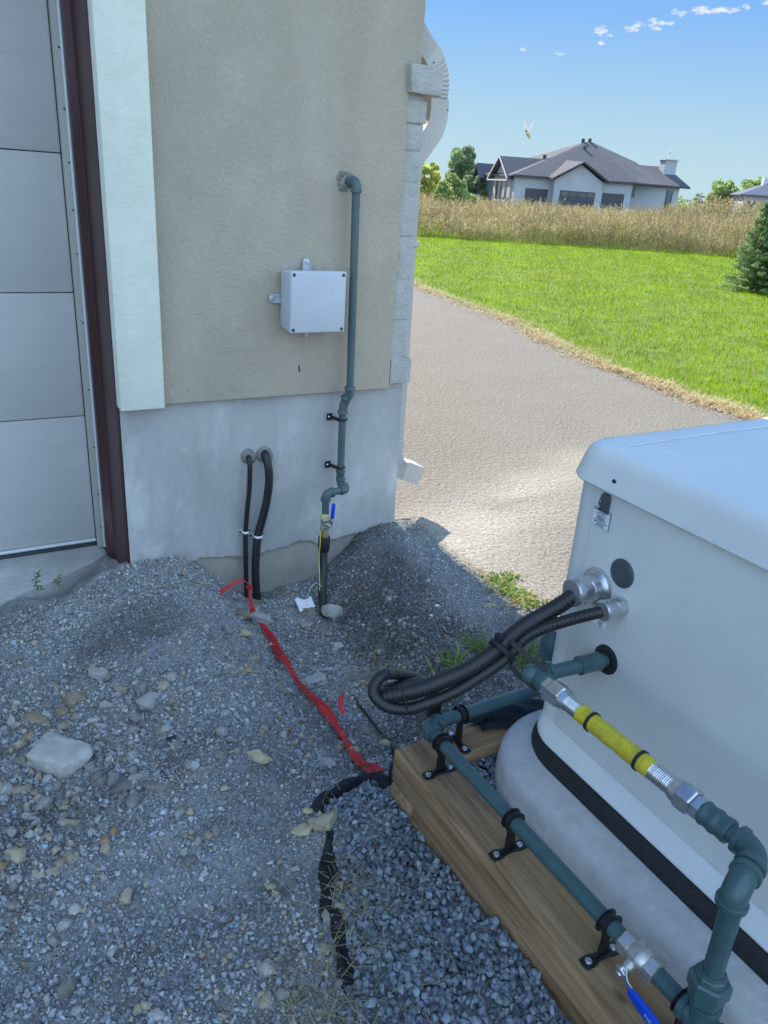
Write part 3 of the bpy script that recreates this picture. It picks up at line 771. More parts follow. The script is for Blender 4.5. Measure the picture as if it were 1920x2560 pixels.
tw = spline([(1.196,2.472,.105),(1.186,2.480,.06),(1.180,2.470,.02),(1.176,2.468,-.03),(1.170,2.448,-.075),(1.160,2.42,-.12),(1.142,2.375,-.165),(1.112,2.29,-.20),(1.094,2.245,-.235)], 8)
wire = thing('tracer_wire', 'thin yellow tracer wire running down beside the black gas hose', 'wire', (1.17, 2.44, -.03))
mb = MB(); mb.tube(tw, .0021, 8); mb.build('wire', M['yellow_wire'], wire, smooth=60)
tag(finish_o := MB().tube(spline([(1.165,2.405,-.135),(1.14,2.41,-.115),(1.115,2.405,-.128),(1.095,2.40,-.165)], 8), .0011, 6).build('wire_end', M['white_plastic'], smooth=60), 'short white loose wire end looping out beside the black gas hose', 'wire')
mb = MB()
for i in range(9):
    a = i*.7; mb.ball((1.2745+.024*math.cos(a), 2.5735, 1.337+.026*math.sin(a)), .009+.003*math.sin(i*2.3), 8, 6, (1, .25, 1))
mb.build('wall_seal', M['putty'], g, smooth=60)

def wall_bracket(loc, label):
    t = thing('pipe_bracket', label, 'pipe bracket', (0, 0, 0), 'black standoff brackets holding the wall gas pipe')
    mb = MB(); mb.box(-.046, -.022, .044, .047, -.014, .014); mb.build('base_plate', M['black_paint'], t, bevel=.001)
    mb = MB(); mb.prism([(-.030,.0445),(-.026,.0445),(-.012,.0),(-.016,-.004)], (0,0,-.008), (1,0,0), (0,1,0), (0,0,1), .014); mb.build('arm', M['black_paint'], t, bevel=.001)
    mb = MB(); mb.ring((0,0,0), (0,0,1), .0166, .0030, 28, 8, flat=1.3); mb.build('ring', M['black_paint'], t, smooth=60)
    mb = MB(); mb.lathe((-.036,.0435,0), (-.036,.040,0), [(0,.0055),(.002,.005),(.0035,.003)], 12); mb.build('screw', M['steel'], t, smooth=40)
    t.location = loc; return t
wall_bracket((1.2895, 2.540, .500), 'upper black bracket on the wall pipe, just below the stucco edge')
wall_bracket((1.2905, 2.540, .305), 'lower black bracket on the wall pipe, just above its two elbows')

# ------------------------------------------------------------------ junction box
jb = thing('junction_box', 'grey square plastic junction box with four dark screws on the stucco wall', 'junction box', (1.136, 2.50, .95))
mb = MB(); mb.add([(1.040,2.566,.858),(1.232,2.566,.858),(1.232,2.566,1.041),(1.040,2.566,1.041),(1.036,2.545,.853),(1.236,2.545,.853),(1.236,2.545,1.046),(1.036,2.545,1.046),(1.0345,2.473,.849),(1.2375,2.473,.849),(1.2375,2.473,1.0505),(1.0345,2.473,1.0505)],
   [(0,1,2,3),(0,4,5,1),(1,5,6,2),(2,6,7,3),(3,7,4,0),(4,8,9,5),(5,9,10,6),(6,10,11,7),(7,11,8,4),(8,11,10,9)])
mb.build('body', M['box_plastic'], jb, bevel=.006, seg=3)
mb = MB(); mb.box(1.0325, 1.2395, 2.4575, 2.4715, .847, 1.0525); ld = mb.build('cover', M['box_plastic'], jb, bevel=.006, seg=3)
for x in (1.0445, 1.2275):
    for z in (.859, 1.0405):
        mb = MB(); mb.lathe((x,2.4578,z), (x,2.4555,z), [(0,.0058),(.0012,.0055),(.0018,.003),(.0023,.0028)], 14); mb.build('screw', M['screw_dark'], ld, smooth=30)
def lug(cx, cz, dx, dz):
    t = MB(); px, pz = -dz, dx
    pts = [(-.0145,-.004),(-.0145,.014)]+[(-.0125*math.cos(a), .026+.0125*math.sin(a)) for a in [math.pi*i/8 for i in range(9)]]+[(.0145,.014),(.0145,-.004)]
    t.prism(pts, (cx, 2.566, cz), (px,0,pz), (dx,0,dz), (0,-1,0), .006)
    t.prism([(-.0145,-.004),(-.0115,-.004),(-.0105,.024),(-.0135,.024)], (cx, 2.5605, cz), (px,0,pz), (dx,0,dz), (0,-1,0), .008)
    t.prism([(.0145,-.004),(.0115,-.004),(.0105,.024),(.0135,.024)], (cx, 2.5605, cz), (px,0,pz), (dx,0,dz), (0,-1,0), .008)
    o = t.build('mounting_tab', M['box_plastic'], jb, bevel=.001)
    b = MB(); c = Vector((cx+dx*.026, 2.5605, cz+dz*.026)); b.lathe(c, c+Vector((0,-.006,0)), [(0,.0075),(.0015,.0075),(.002,.0048),(.006,.0045)], 12); b.build('bolt', M['nickel'], o, smooth=30)
lug(1.133, 1.0455, 0, 1); lug(1.036, .949, -1, 0); lug(1.137, .8535, 0, -1); lug(1.2365, .949, 1, 0)

# ------------------------------------------------------------------ electrical cables at the wall
def ribbed(pts, r, pitch, amp, n=18):
    P, L = resample(pts, pitch/4); rr = [r*(1+amp*math.sin(i*math.pi/2)) for i in range(len(P))]
    return MB().tube(P, rr, n)
def wall_cable(name, label, pts, r, blob, br):
    t = thing(name, label, 'cable', pts[len(pts)//2])
    ribbed(spline(pts, 8), r, .010, .035).build('cable', M['cable'], t, smooth=60)
    mb = MB(); mb.ball(blob, br, 18, 12, (1, .30, 1.02)); mb.ball((blob[0]+br*.45, blob[1]-.002, blob[2]-br*.35), br*.7, 14, 10, (1,.4,1)); mb.build('duct_seal', M['putty'], t, smooth=60); return t
wall_cable('armoured_cable', 'thinner black cable leaving the foundation through a grey putty disc', [(.932,2.615,.372),(.930,2.585,.366),(.929,2.572,.335),(.927,2.574,.249),(.920,2.578,.164),(.914,2.582,.07),(.913,2.580,-.015),(.911,2.570,-.139),(.909,2.555,-.25)], .0093, (.931, 2.599, .372), .0285)
wall_cable('armoured_cable', 'thicker black ribbed cable leaving the foundation through a grey putty disc', [(.998,2.625,.378),(.995,2.585,.372),(.999,2.564,.330),(1.001,2.562,.268),(.992,2.568,.182),(.978,2.575,.11),(.963,2.577,.047),(.953,2.572,-.022),(.946,2.560,-.114),(.946,2.545,-.20),(.946,2.52,-.28)], .0155, (.994, 2.599, .372), .0315)
def cable_clamp(c, r, label):
    t = thing('cable_clamp', label, 'cable clamp', c, 'white clamps on the wall cables')
    mb = MB(); mb.ring(c, (0,0,1), r+.001, .0015, 24, 8, flat=3.2); mb.build('band', M['white_plastic'], t, smooth=50)
    for s in (-1, 1):
        mb = MB(); mb.box(c[0]+s*(r+.001) - .001, c[0]+s*(r+.001)+.001, 2.588, 2.5985, c[2]-.004, c[2]+.004); mb.box(min(c[0]+s*(r-.002), c[0]+s*(r+.013)), max(c[0]+s*(r-.002), c[0]+s*(r+.013)), 2.5945, 2.5985, c[2]-.0055, c[2]+.0055)
        e = mb.build('ear', M['white_plastic'], t, bevel=.0008)
        mb = MB(); mb.lathe((c[0]+s*(r+.008), 2.595, c[2]), (c[0]+s*(r+.008), 2.590, c[2]), [(0,.0048),(.003,.0044),(.005,.002)], 12); mb.build('screw', M['screw_dark'], e, smooth=40)
cable_clamp((.9140,2.5815,.069), .0098, 'white clamp on the thinner wall cable, set slightly higher than its neighbour')
cable_clamp((.9635,2.577,.046), .0160, 'wider white clamp on the thicker ribbed wall cable')

# ------------------------------------------------------------------ timber frame
mb = MB(); mb.prism([(-.45,-.02),(1.029,-.02),(1.029,.130),(1.119,.130),(1.119,.22),(-.45,.22)], (.727,0,0), (0,1,0), (0,0,1), (1,0,0), .106)
tag(mb.build('timber', M['wood_y'], bevel=.009, seg=3), 'long brown timber under the slate pipe run, facing the grey crushed stone', 'timber', 'treated timbers framing the generator pad')
mb = MB(); mb.prism([(.727,-.02),(1.78,-.02),(1.78,.22),(.8335,.22),(.8335,.1295),(.727,.1295)], (0,1.0305,0), (1,0,0), (0,0,1), (0,1,0), .0885)
tag(mb.build('timber', M['wood_x'], bevel=.009, seg=3), 'cross timber lapped under the corner, behind the rounded concrete pad', 'timber', 'treated timbers framing the generator pad')

# ------------------------------------------------------------------ rounded outlines for pad and generator
def rrect(x0, x1, y0, y1, R0, off=0.0, n=10):
    x0 -= off; x1 += off; y0 -= off; y1 += off; r_ = max(.004, R0+off); out = []
    for cx, cy, a0 in ((x0+r_, y1-r_, math.pi/2), (x0+r_, y0+r_, math.pi), (x1-r_, y0+r_, 1.5*math.pi), (x1-r_, y1-r_, 0)):
        for i in range(n+1):
            a = a0+math.pi/2*i/n; out.append((cx+r_*math.cos(a), cy+r_*math.sin(a)))
    return out
def loft(rows, cap0=True, cap1=True):
    mb = MB(); vs = []; n = len(rows[0][0])
    for outl, z in rows: vs += [(x, y, z) if not callable(z) else (x, y, z(x, y)) for x, y in outl]
    fs = [(i*n+k, i*n+(k+1) % n, (i+1)*n+(k+1) % n, (i+1)*n+k) for i in range(len(rows)-1) for k in range(n)]
    if cap0: fs.append(tuple(range(n-1, -1, -1)))
    if cap1: fs.append(tuple((len(rows)-1)*n+k for k in range(n)))
    mb.add(vs, fs); return mb
pr = lambda off: rrect(.863, 1.76, -.36, 1.055, .19, off, 16)
pad = loft([(pr(.004), .10), (pr(.002), .20), (pr(0), .240), (pr(-.002), .252), (pr(-.007), .2615), (pr(-.015), .2675), (pr(-.025), .2700), (pr(-.06), .271)]).build('generator_pad', M['pad_concrete'], smooth=60)
tag(pad, 'thick pale concrete pad with rounded edge under the generator', 'pad')

gen = thing('generator', 'pale grey standby generator with overhanging rounded lid and a red-tape trench ahead', 'generator', (1.32, .42, .271))
gen['label'] = 'pale grey standby generator cabinet with overhanging rounded lid standing on the concrete pad'
gr = lambda off, R0=.045: rrect(1.0025, 1.64, -.19, 1.001, R0, off, 10)
sk = lambda i: rrect(.9455+i, 1.70-i, -.25+i, 1.024-i, .145-i, 0, 12)
pn = lambda k: rrect(.9645+.038*k, 1.68-.04*k, -.225+.035*k, 1.0085-.0075*k, .105-.058*k, 0, 12)
loft([(sk(0), .2715), (sk(.001), .278), (sk(.008), .290), (sk(.014), .2975), (sk(.026), .3005)]).build('rubber_skirt', M['rubber'], gen, smooth=50)
loft([(pn(.03), .3012), (pn(0), .3035), (pn(.03), .3065), (pn(.45), .314), (pn(.82), .321), (pn(.98), .327), (pn(1.06), .3285)]).build('base_pan', M['cabinet'], gen, smooth=50)
cab = loft([(gr(0), .3288), (gr(0), .862)]).build('cabinet', M['cabinet'], gen, smooth=40)
mb = MB(); mb.box(.9995, 1.0015, -.12, .936, .3295, .861); mb.build('side_panel', M['cabinet'], gen, bevel=.0008)
lr = lambda off: rrect(.985, 1.66, -.21, 1.026, .075, off, 12)
dome = lambda h, k: (lambda x, y: h+k*(1-((x-1.32)/.34)**2)*(1-((y-.41)/.62)**2))
rows = [(lr(-.012), .8625), (lr(-.002), .8628), (lr(0), .866), (lr(-.003), .874), (lr(-.012), .905), (lr(-.019), .9185), (lr(-.028), .926), (lr(-.040), dome(.9285, .002))]
for off, k in ((-.07,.006),(-.11,.011),(-.16,.016),(-.22,.021),(-.28,.024),(-.33,.025)): rows.append((lr(off), dome(.9285, k)))
lidm = loft(rows).build('lid', M['lid'], gen, smooth=50)
mb = MB(); mb.tube([(1.012,.925,.918),(1.03,.929,.9285),(1.06,.931,.9325),(1.3,.932,.9365),(1.58,.931,.9325)], .0012, 6); mb.build('lid_crease', M['lid'], lidm, smooth=60)
mb = MB(); mb.lathe((.9925,.893,.885), (.9895,.893,.884), [(0,.0052),(.0015,.005),(.003,.002)], 14); mb.build('lid_screw', M['screw_dark'], lidm, smooth=30)
mb = MB(); mb.prism([(-.0105,-.018),(.0115,-.018),(.0115,.008),(.010,.015),(.006,.018),(-.006,.018),(-.0105,.013),(-.0135,-.002),(-.0135,-.012)], (.9994,.909,.838), (0,-1,0), (0,0,1), (-1,0,0), .006)
sw = mb.build('shutdown_switch', M['plug'], gen, bevel=.002, seg=3)
mb = MB(); mb.ring((.9932,.9185,.8285), (1,0,0), .0017, .0005, 16, 6); mb.box(.9928,.9936,.9172,.918,.8365,.8405); mb.build('switch_symbol', M['white_mark'], sw)
mb = MB(); mb.box(.9982, .9994, .891, .9345, .7885, .8230); lab = mb.build('shutdown_label', M['ink'], gen, bevel=.0012)
lab['label'] = 'white shutdown label with three boxed lines of lettering'
for z0, z1 in ((.8118,.8220),(.7995,.8111),(.7895,.7988)):
    mb = MB(); mb.box(.9976, .9986, .8919, .9336, z0, z1); mb.build('label_panel', M['sticker'], lab)
def text(body, size, mtx, m, parent, name, squeeze=1.0, extrude=0.0002):
    cu = bpy.data.curves.new(name, 'FONT'); cu.body = body; cu.size = size; cu.align_x = 'CENTER'; cu.align_y = 'CENTER'; cu.extrude = extrude; cu.resolution_u = 2
    to = bpy.data.objects.new(name, cu); COL.objects.link(to)
    me = bpy.data.meshes.new_from_object(to.evaluated_get(bpy.context.evaluated_depsgraph_get()))
    bpy.data.objects.remove(to); bpy.data.curves.remove(cu)
    off = top_of(parent).location
    me.transform(Matrix.Translation(-Vector(off)) @ mtx @ Matrix.Diagonal((squeeze, 1, 1, 1)))
    me.name = name
    return finish(name, me, m, parent)
FACE = lambda y, z, x=.9974: Matrix(((0,0,-1,x),(-1,0,0,y),(0,1,0,z),(0,0,0,1)))
for s_, z, sz in (('GENERATOR EMERGENCY',.8192,.0040),('SHUTDOWN',.8146,.0040),('APAGADO DE',.8086,.0037),('EMERGENCIA',.8053,.0037),('DEL GENERADOR',.8020,.0037),("ARRÊT D'URGENCE DU",.7964,.0037),('GÉNÉRATEUR',.7922,.0037)):
    text(s_, sz, FACE(.9128, z), M['ink'], lab, 'lettering', .86)
mb = MB(); mb.lathe((.9996,.841,.728), (.9935,.841,.728), [(0,.0272),(.002,.0270),(.004,.0245),(.0045,.022),(.0058,.012),(.0062,.002)], 36); mb.build('knockout_plug', M['plug'], gen, smooth=40)
mb = MB(); mb.lathe((.9996,.837,.548), (.9945,.837,.548), [(0,.0290),(.002,.0287),(.004,.024),(.005,.019)], 32); mb.build('grommet', M['grommet'], gen, smooth=40)
mb = MB(); mb.prism([(-.028,-.0145),(.028,-.0145),(.028,.0145),(-.028,.0145)], (.9994,.882,.6165), (0,-1,0), (0,0,1), (-1,0,0), .0012); s2 = mb.build('rating_label', M['sticker'], gen)
mb = MB()
for yy, z, w in ((.903,.609,.018),(.900,.6055,.022),(.866,.612,.008),(.867,.608,.010),(.866,.604,.007)): mb.box(.9975,.9981,yy-w*.5,yy+w*.5,z,z+.0014)
mb.build('label_print', M['ink'], s2)
mb = MB(); mb.tube([(1.05,1.004,.455),(1.05,1.03,.455)], .022, 20); mb.tube([(1.05,1.03,.425),(1.05,1.03,.455),(1.05,1.03,.470),(1.05,1.03,.480),(1.05,1.03,.485)], [.023,.0235,.021,.014,.003], 22); mb.build('breather_cap', M['pipe_paint'], gen, smooth=60)

# ------------------------------------------------------------------ gas pipework at the generator
gp = thing('gas_pipework', 'slate painted gas pipe run clamped along the timber with valve, union and elbows', 'gas pipe', (.78, .8, .295))
r = .0137
mb = MB(); mb.tube([(.802,1.0725,.295),(1.0,1.076,.295),(1.45,1.083,.295)], r, 24); mb.build('cross_pipe', M['pipe_paint'], gp, smooth=50)
pipe_elbow((.776,1.0725,.295), (1,.01,0), (0,-1,0), .0172, .0255).build('elbow', M['pipe_paint'], gp, smooth=50)
mb = MB(); mb.tube([(.776,1.05,.295),(.780,.78,.295),(.786,.513,.295)], r, 24); mb.build('long_pipe', M['pipe_paint'], gp, smooth=50)
# ball valve
vb = MB(); a, b = Vector((.786,.516,.295)), Vector((.788,.448,.295)); d = (b-a).normalized()
hexnut(vb, a, a+d*.020, .0205); vb.lathe(a+d*.018, a+d*.052, [(0,.0160),(.003,.0185),(.010,.0205),(.017,.0208),(.0175,.0195),(.0185,.0195),(.019,.0208),(.028,.0200),(.034,.0160)], 26); hexnut(vb, a+d*.050, b, .0205)
vb.lathe((.772,.482,.290), (.752,.482,.284), [(0,.010),(.012,.0085),(.014,.0068),(.020,.0062)], 16)
ball_valve = vb.build('ball_valve', M['nickel'], gp, smooth=32)
mb = MB(); mb.lathe((.7565,.482,.2852), (.7455,.482,.2820), [(0,.008),(.002,.0105),(.008,.0105),(.011,.006)], 6); mb.lathe((.7475,.482,.2825), (.7435,.482,.2813), [(0,.0058),(.004,.0052)], 14); mb.build('stem_nut', M['steel'], ball_valve, smooth=30)
H = Vector((.7505,.4835,.284))
mb = MB(); pth = [H, H+Vector((-.001,-.010,-.001)), H+Vector((-.004,-.018,-.004)), H+Vector((-.006,-.036,-.006))]
def strap(path, wv, th, widths):
    mb = MB(); vs = []; wv = Vector(wv).normalized()
    for i, p in enumerate(path):
        t = (path[min(i+1, len(path)-1)]-path[max(i-1, 0)]).normalized(); n_ = t.cross(wv).normalized(); w = widths[i]
        vs += [p+wv*w+n_*th, p+wv*w-n_*th, p-wv*w-n_*th, p-wv*w+n_*th]
    fs = [(i*4+k, i*4+(k+1) % 4, i*4+4+(k+1) % 4, i*4+4+k) for i in range(len(path)-1) for k in range(4)]+[(3,2,1,0), tuple(len(vs)-4+k for k in range(4))]
    mb.add(vs, fs); return mb
lever = strap(pth, (0,-.12,1), .0012, [.009,.009,.0062,.0062]).build('valve_lever', M['steel'], ball_valve, bevel=.0006)
gp0, gp1 = H+Vector((-.006,-.024,-.006)), H+Vector((-.013,-.155,-.014))
ax = (gp1-gp0).normalized(); wv = Vector((0,-.12,1)); wv = (wv-ax*wv.dot(ax)).normalized(); nv = ax.cross(wv)
if nv.x > 0: nv = -nv
grip = strap([gp0, gp0+ax*.014, gp0+ax*.03, gp1-ax*.006, gp1], wv, .0042, [.0062,.0098,.0108,.0108,.0085]).build('handle_grip', M['blue_grip'], ball_valve, bevel=.0034, smooth=50)
tm = Matrix.Identity(4); c_ = gp0+ax*.066+nv*.0043
for i_, col_ in enumerate((ax, wv if ax.cross(wv).dot(nv) > 0 else -wv, nv)):
    for j_ in range(3): tm[j_][i_] = col_[j_]
for j_ in range(3): tm[j_][3] = c_[j_]
text('NEOVALVES', .0100, tm, M['white_mark'], grip, 'lettering', 1.05, .0003)
mb = MB(); mb.lathe((.788,.450,.295), (.790,.388,.295), [(0,.0137),(.003,.0128),(.006,.0137),(.009,.0128),(.012,.0137),(.015,.0130),(.018,.0137),(.062,.0137)], 24); mb.build('nipple', M['pipe_paint'], gp, smooth=40)
# tee under the union, continuing towards the supply
mb = MB(); mb.tube([(.789,.398,.295),(.7915,.345,.295)], .0185, 22); mb.tube([(.790,.372,.295),(.790,.372,.330)], .0185, 22)
for p0, p1 in (((.789,.402,.295),(.7892,.391,.295)),((.7916,.341,.295),(.7914,.352,.295)),((.790,.372,.334),(.790,.372,.322))): mb.lathe(p0, p1, [(0,.0185),(.001,.0212),(.009,.0212),(.011,.0185)], 22)
mb.build('tee', M['pipe_paint'], gp, smooth=45)
mb = MB(); mb.tube([(.7914,.35,.295),(.797,.10,.295),(.80,-.40,.295)], r, 20); mb.build('supply_pipe', M['pipe_paint'], gp, smooth=50)
mb = MB(); mb.tube([(.790,.372,.325),(.790,.376,.350)], r, 20); mb.build('short_nipple', M['pipe_paint'], gp, smooth=50)
mb = MB(); hexnut(mb, (.790,.3755,.336), (.790,.3765,.352), .0240); hexnut(mb, (.790,.3765,.3515), (.790,.377,.3785), .0285); mb.lathe((.790,.377,.374), (.790,.378,.392), [(0,.0225),(.003,.0215),(.010,.0205),(.012,.0185),(.018,.0175)], 8); mb.build('union', M['pipe_paint'], gp, smooth=30)
mb = MB(); mb.tube([(.790,.3775,.388),(.790,.381,.520)], r, 24); mb.build('drop_pipe', M['pipe_paint'], gp, smooth=50)
pipe_elbow((.790,.383,.543), (0,0,-1), (.93,.28,.0), .0178, .027, .0208).build('elbow', M['pipe_paint'], gp, smooth=50)
mb = MB(); mb.tube([(.814,.3905,.543),(.838,.397,.546)], .0137, 20); mb.ring((.826,.3935,.5445), (1,.28,0), .0138, .0010, 24, 6); mb.build('nipple', M['pipe_paint'], gp, smooth=50)
pipe_elbow((.8565,.403,.547), (-.95,-.28,0), (-.02,1,0), .0178, .0255, .0208).build('elbow', M['pipe_paint'], gp, smooth=50)
mb = MB(); mb.lathe((.856,.424,.547), (.8545,.447,.547), [(0,.0137),(.004,.0130),(.006,.0137),(.008,.0130),(.010,.0137),(.022,.0137)], 22); mb.build('nipple', M['pipe_paint'], gp, smooth=45)
mb = MB(); mb.lathe((.8545,.444,.547), (.8515,.494,.547), [(0,.0145),(.001,.0180),(.006,.0192),(.010,.0180),(.018,.0172),(.021,.0188),(.026,.0192),(.030,.0175),(.036,.0172),(.040,.0185),(.043,.0190),(.046,.0165),(.050,.0140)], 26); mb.build('coupling', M['pipe_paint'], gp, smooth=50)
# inlet side
mb = MB(); mb.tube([(1.0,.837,.548),(.862,.848,.548)], r, 24); mb.build('inlet_pipe', M['pipe_paint'], gp, smooth=50)
mb = MB(); mb.lathe((.984,.8385,.548), (.934,.8425,.548), [(0,.0140),(.002,.0178),(.008,.0178),(.010,.0170),(.038,.0170),(.040,.0180),(.048,.0178),(.050,.0140)], 26); mb.build('coupling', M['pipe_paint'], gp, smooth=45)
pipe_elbow((.842,.8495,.548), (1,-.08,0), (0,-1,0), .0178, .025, .0208).build('elbow', M['pipe_paint'], gp, smooth=50)
mb = MB(); mb.ball((.8355,.857,.548), .0185, 18, 12); mb.build('elbow_heel', M['pipe_paint'], gp, smooth=60)

# flexible connector
fc = thing('flexible_connector', 'yellow sleeved corrugated steel gas connector with two black bands', 'gas hose', (.846, .66, .548))
A0, A1 = Vector((.8405,.826,.548)), Vector((.8520,.494,.547)); dd = (A1-A0).normalized()
pt = lambda y: A0+(A1-A0)*((A0.y-y)/(A0.y-A1.y))
mb = MB(); hexnut(mb, pt(.820), pt(.806), .0185); hexnut(mb, pt(.806), pt(.776), .0222); mb.build('flare_nut', M['zinc'], fc, smooth=25)
mb = MB(); mb.lathe(pt(.777), pt(.766), [(0,.0190),(.004,.0182),(.011,.0165)], 16); mb.build('ferrule', M['zinc'], fc, smooth=25)
def corr(y0, y1, r0):
    n = int((y0-y1)/.0005); return MB().tube([pt(y0+(y1-y0)*i/n) for i in range(n+1)], [r0*(1+.10*(abs(math.sin(math.pi*(i*.0005)/.0033))**.7-.6)) for i in range(n+1)], 24)
corr(.770, .725, .0145).build('corrugated_tube', M['steel'], fc, smooth=40)
corr(.590, .540, .0145).build('corrugated_tube', M['steel'], fc, smooth=40)
def sleeve_mat():
    m = mat('sleeve', (.60,.50,.025), .38, coat=.2); nt = m.node_tree; b = nt.nodes['Principled BSDF']
    tc = nt.nodes.new('ShaderNodeTexCoord'); sp = nt.nodes.new('ShaderNodeSeparateXYZ'); nt.links.new(tc.outputs['Object'], sp.inputs[0])
    def mth(op, a, b_=None):
        n = nt.nodes.new('ShaderNodeMath'); n.operation = op
        for i, v in enumerate((a, b_)):
            if v is None: continue
            if isinstance(v, (int, float)): n.inputs[i].default_value = v
            else: nt.links.new(v, n.inputs[i])
        return n.outputs[0]
    ang = mth('ARCTAN2', sp.outputs[2], sp.outputs[0]); row = mth('MULTIPLY', ang, 7.2); fr = mth('FRACT', mth('ADD', row, 20)); fl = mth('FLOOR', mth('ADD', row, 20))
    line = mth('MULTIPLY', mth('GREATER_THAN', fr, .42), mth('LESS_THAN', fr, .80))
    cb = nt.nodes.new('ShaderNodeCombineXYZ'); nt.links.new(mth('MULTIPLY', sp.outputs[1], 420), cb.inputs[0]); nt.links.new(mth('MULTIPLY', fl, 7.3), cb.inputs[1])
    nz = nt.nodes.new('ShaderNodeTexNoise'); nz.inputs['Scale'].default_value = 1; nz.inputs['Detail'].default_value = 2; nt.links.new(cb.outputs[0], nz.inputs['Vector'])
    word = mth('GREATER_THAN', nz.outputs['Fac'], .44)
    cb2 = nt.nodes.new('ShaderNodeCombineXYZ'); nt.links.new(mth('MULTIPLY', sp.outputs[1], 26), cb2.inputs[0]); nt.links.new(mth('MULTIPLY', fl, .35), cb2.inputs[1])
    nb = nt.nodes.new('ShaderNodeTexNoise'); nb.inputs['Scale'].default_value = 1; nt.links.new(cb2.outputs[0], nb.inputs['Vector'])
    blk = mth('GREATER_THAN', nb.outputs['Fac'], .43)
    ends = mth('LESS_THAN', mth('ABSOLUTE', sp.outputs[1]), .066)
    ink = mth('MULTIPLY', mth('MULTIPLY', mth('MULTIPLY', line, word), mth('MULTIPLY', blk, ends)), .75)
    mx = nt.nodes.new('ShaderNodeMix'); mx.data_type = 'RGBA'; nt.links.new(ink, mx.inputs['Factor']); mx.inputs[6].default_value = (.60,.50,.025,1); mx.inputs[7].default_value = (.10,.09,.03,1)
    nt.links.new(mx.outputs[2], b.inputs['Base Color']); return m
P, _ = resample([pt(.735), pt(.582)], .0025)
def crimp(i): 
    y = P[i].y; return 1-.05*math.exp(-((y-.652)/.008)**2)+.018*math.exp(-((y-.672)/.006)**2)+.015*float(vnoise(y*90, .5, 3))
mb = MB(); mb.tube(P, [.0158*crimp(i) for i in range(len(P))], 28); slv = mb.build('sleeve', sleeve_mat(), fc, smooth=60)
slv['label'] = 'yellow printed sleeve'
for y in (.709, .606):
    mb = MB(); mb.lathe(pt(y+.003), pt(y-.003), [(0,.0158),(.0006,.0178),(.0054,.0178),(.006,.0158)], 28); mb.build('band', M['rubber'], slv, smooth=30)
mb = MB(); mb.lathe(pt(.543), pt(.528), [(0,.0162),(.004,.0180),(.015,.0188)], 16); mb.build('ferrule', M['zinc'], fc, smooth=25)
mb = MB(); hexnut(mb, pt(.530), pt(.504), .0225); hexnut(mb, pt(.504), pt(.489), .0182); mb.build('flare_nut', M['zinc'], fc, smooth=25)

# standoff brackets on the timber
def bracket(label):
    t = thing('pipe_bracket', label, 'pipe bracket', (0,0,0), 'black standoff brackets along the timber pipe')
    mb = MB(); mb.prism([(-.038,-.0105),(-.022,-.0115),(-.008,-.0075),(.008,-.0075),(.022,-.0115),(.038,-.0105),(.040,0),(.038,.0105),(.022,.0115),(.008,.0075),(-.008,.0075),(-.022,.0115),(-.038,.0105),(-.040,0)], (0,0,.0003), (1,0,0), (0,1,0), (0,0,1), .003)
    mb.build('base_plate', M['black_paint'], t, bevel=.001)
    mb = MB(); mb.prism([(-.018,.0035),(.018,.0035),(.012,.016),(.009,.062),(-.009,.062),(-.010,.016)], (0,-.0015,0), (1,0,0), (0,0,1), (0,1,0), .003); mb.build('post', M['black_paint'], t, bevel=.0008)
    mb = MB(); mb.lathe((0,-.008,.0745), (0,.008,.0745), [(0,.0180),(.0004,.0215),(.0018,.0215),(.003,.0170),(.013,.0170),(.0142,.0215),(.0156,.0215),(.016,.0180)], 30); mb.build('ring', M['black_paint'], t, smooth=30)
    for s in (-1, 1):
        mb = MB(); mb.lathe((s*.027,0,.0035), (s*.027,0,.0068), [(0,.0062),(.0018,.0058),(.0026,.004),(.0033,.0015)], 14); mb.build('screw', M['steel'], t, smooth=30)
    return t
def dup(root, loc, rz, label=None):
    q = root.copy(); COL.objects.link(q); q.location = loc; q.rotation_euler = (0,0,rz)
    if label: q['label'] = label
    for ch in list(root.children):
        c = ch.copy(); COL.objects.link(c); c.parent = q
        for g_ in ch.children:
            d_ = g_.copy(); COL.objects.link(d_); d_.parent = c
    return q
b0 = bracket('black pipe bracket on the cross timber, beyond the corner elbow')
b0.location = (.864,1.0735,.2205); b0.rotation_euler = (0,0,R(-90))
dup(b0, (.7765,1.012,.2205), 0, 'black pipe bracket on the long timber right beside the corner elbow')
dup(b0, (.7800,.783,.2205), 0, 'black pipe bracket midway along the timber, facing the concrete pad side')
dup(b0, (.7855,.546,.2205), 0, 'black pipe bracket on the timber just above the silver ball valve')
dup(b0, (.7905,.400,.2205), 0, 'black pipe bracket at the picture bottom, half hidden behind the pipe union')

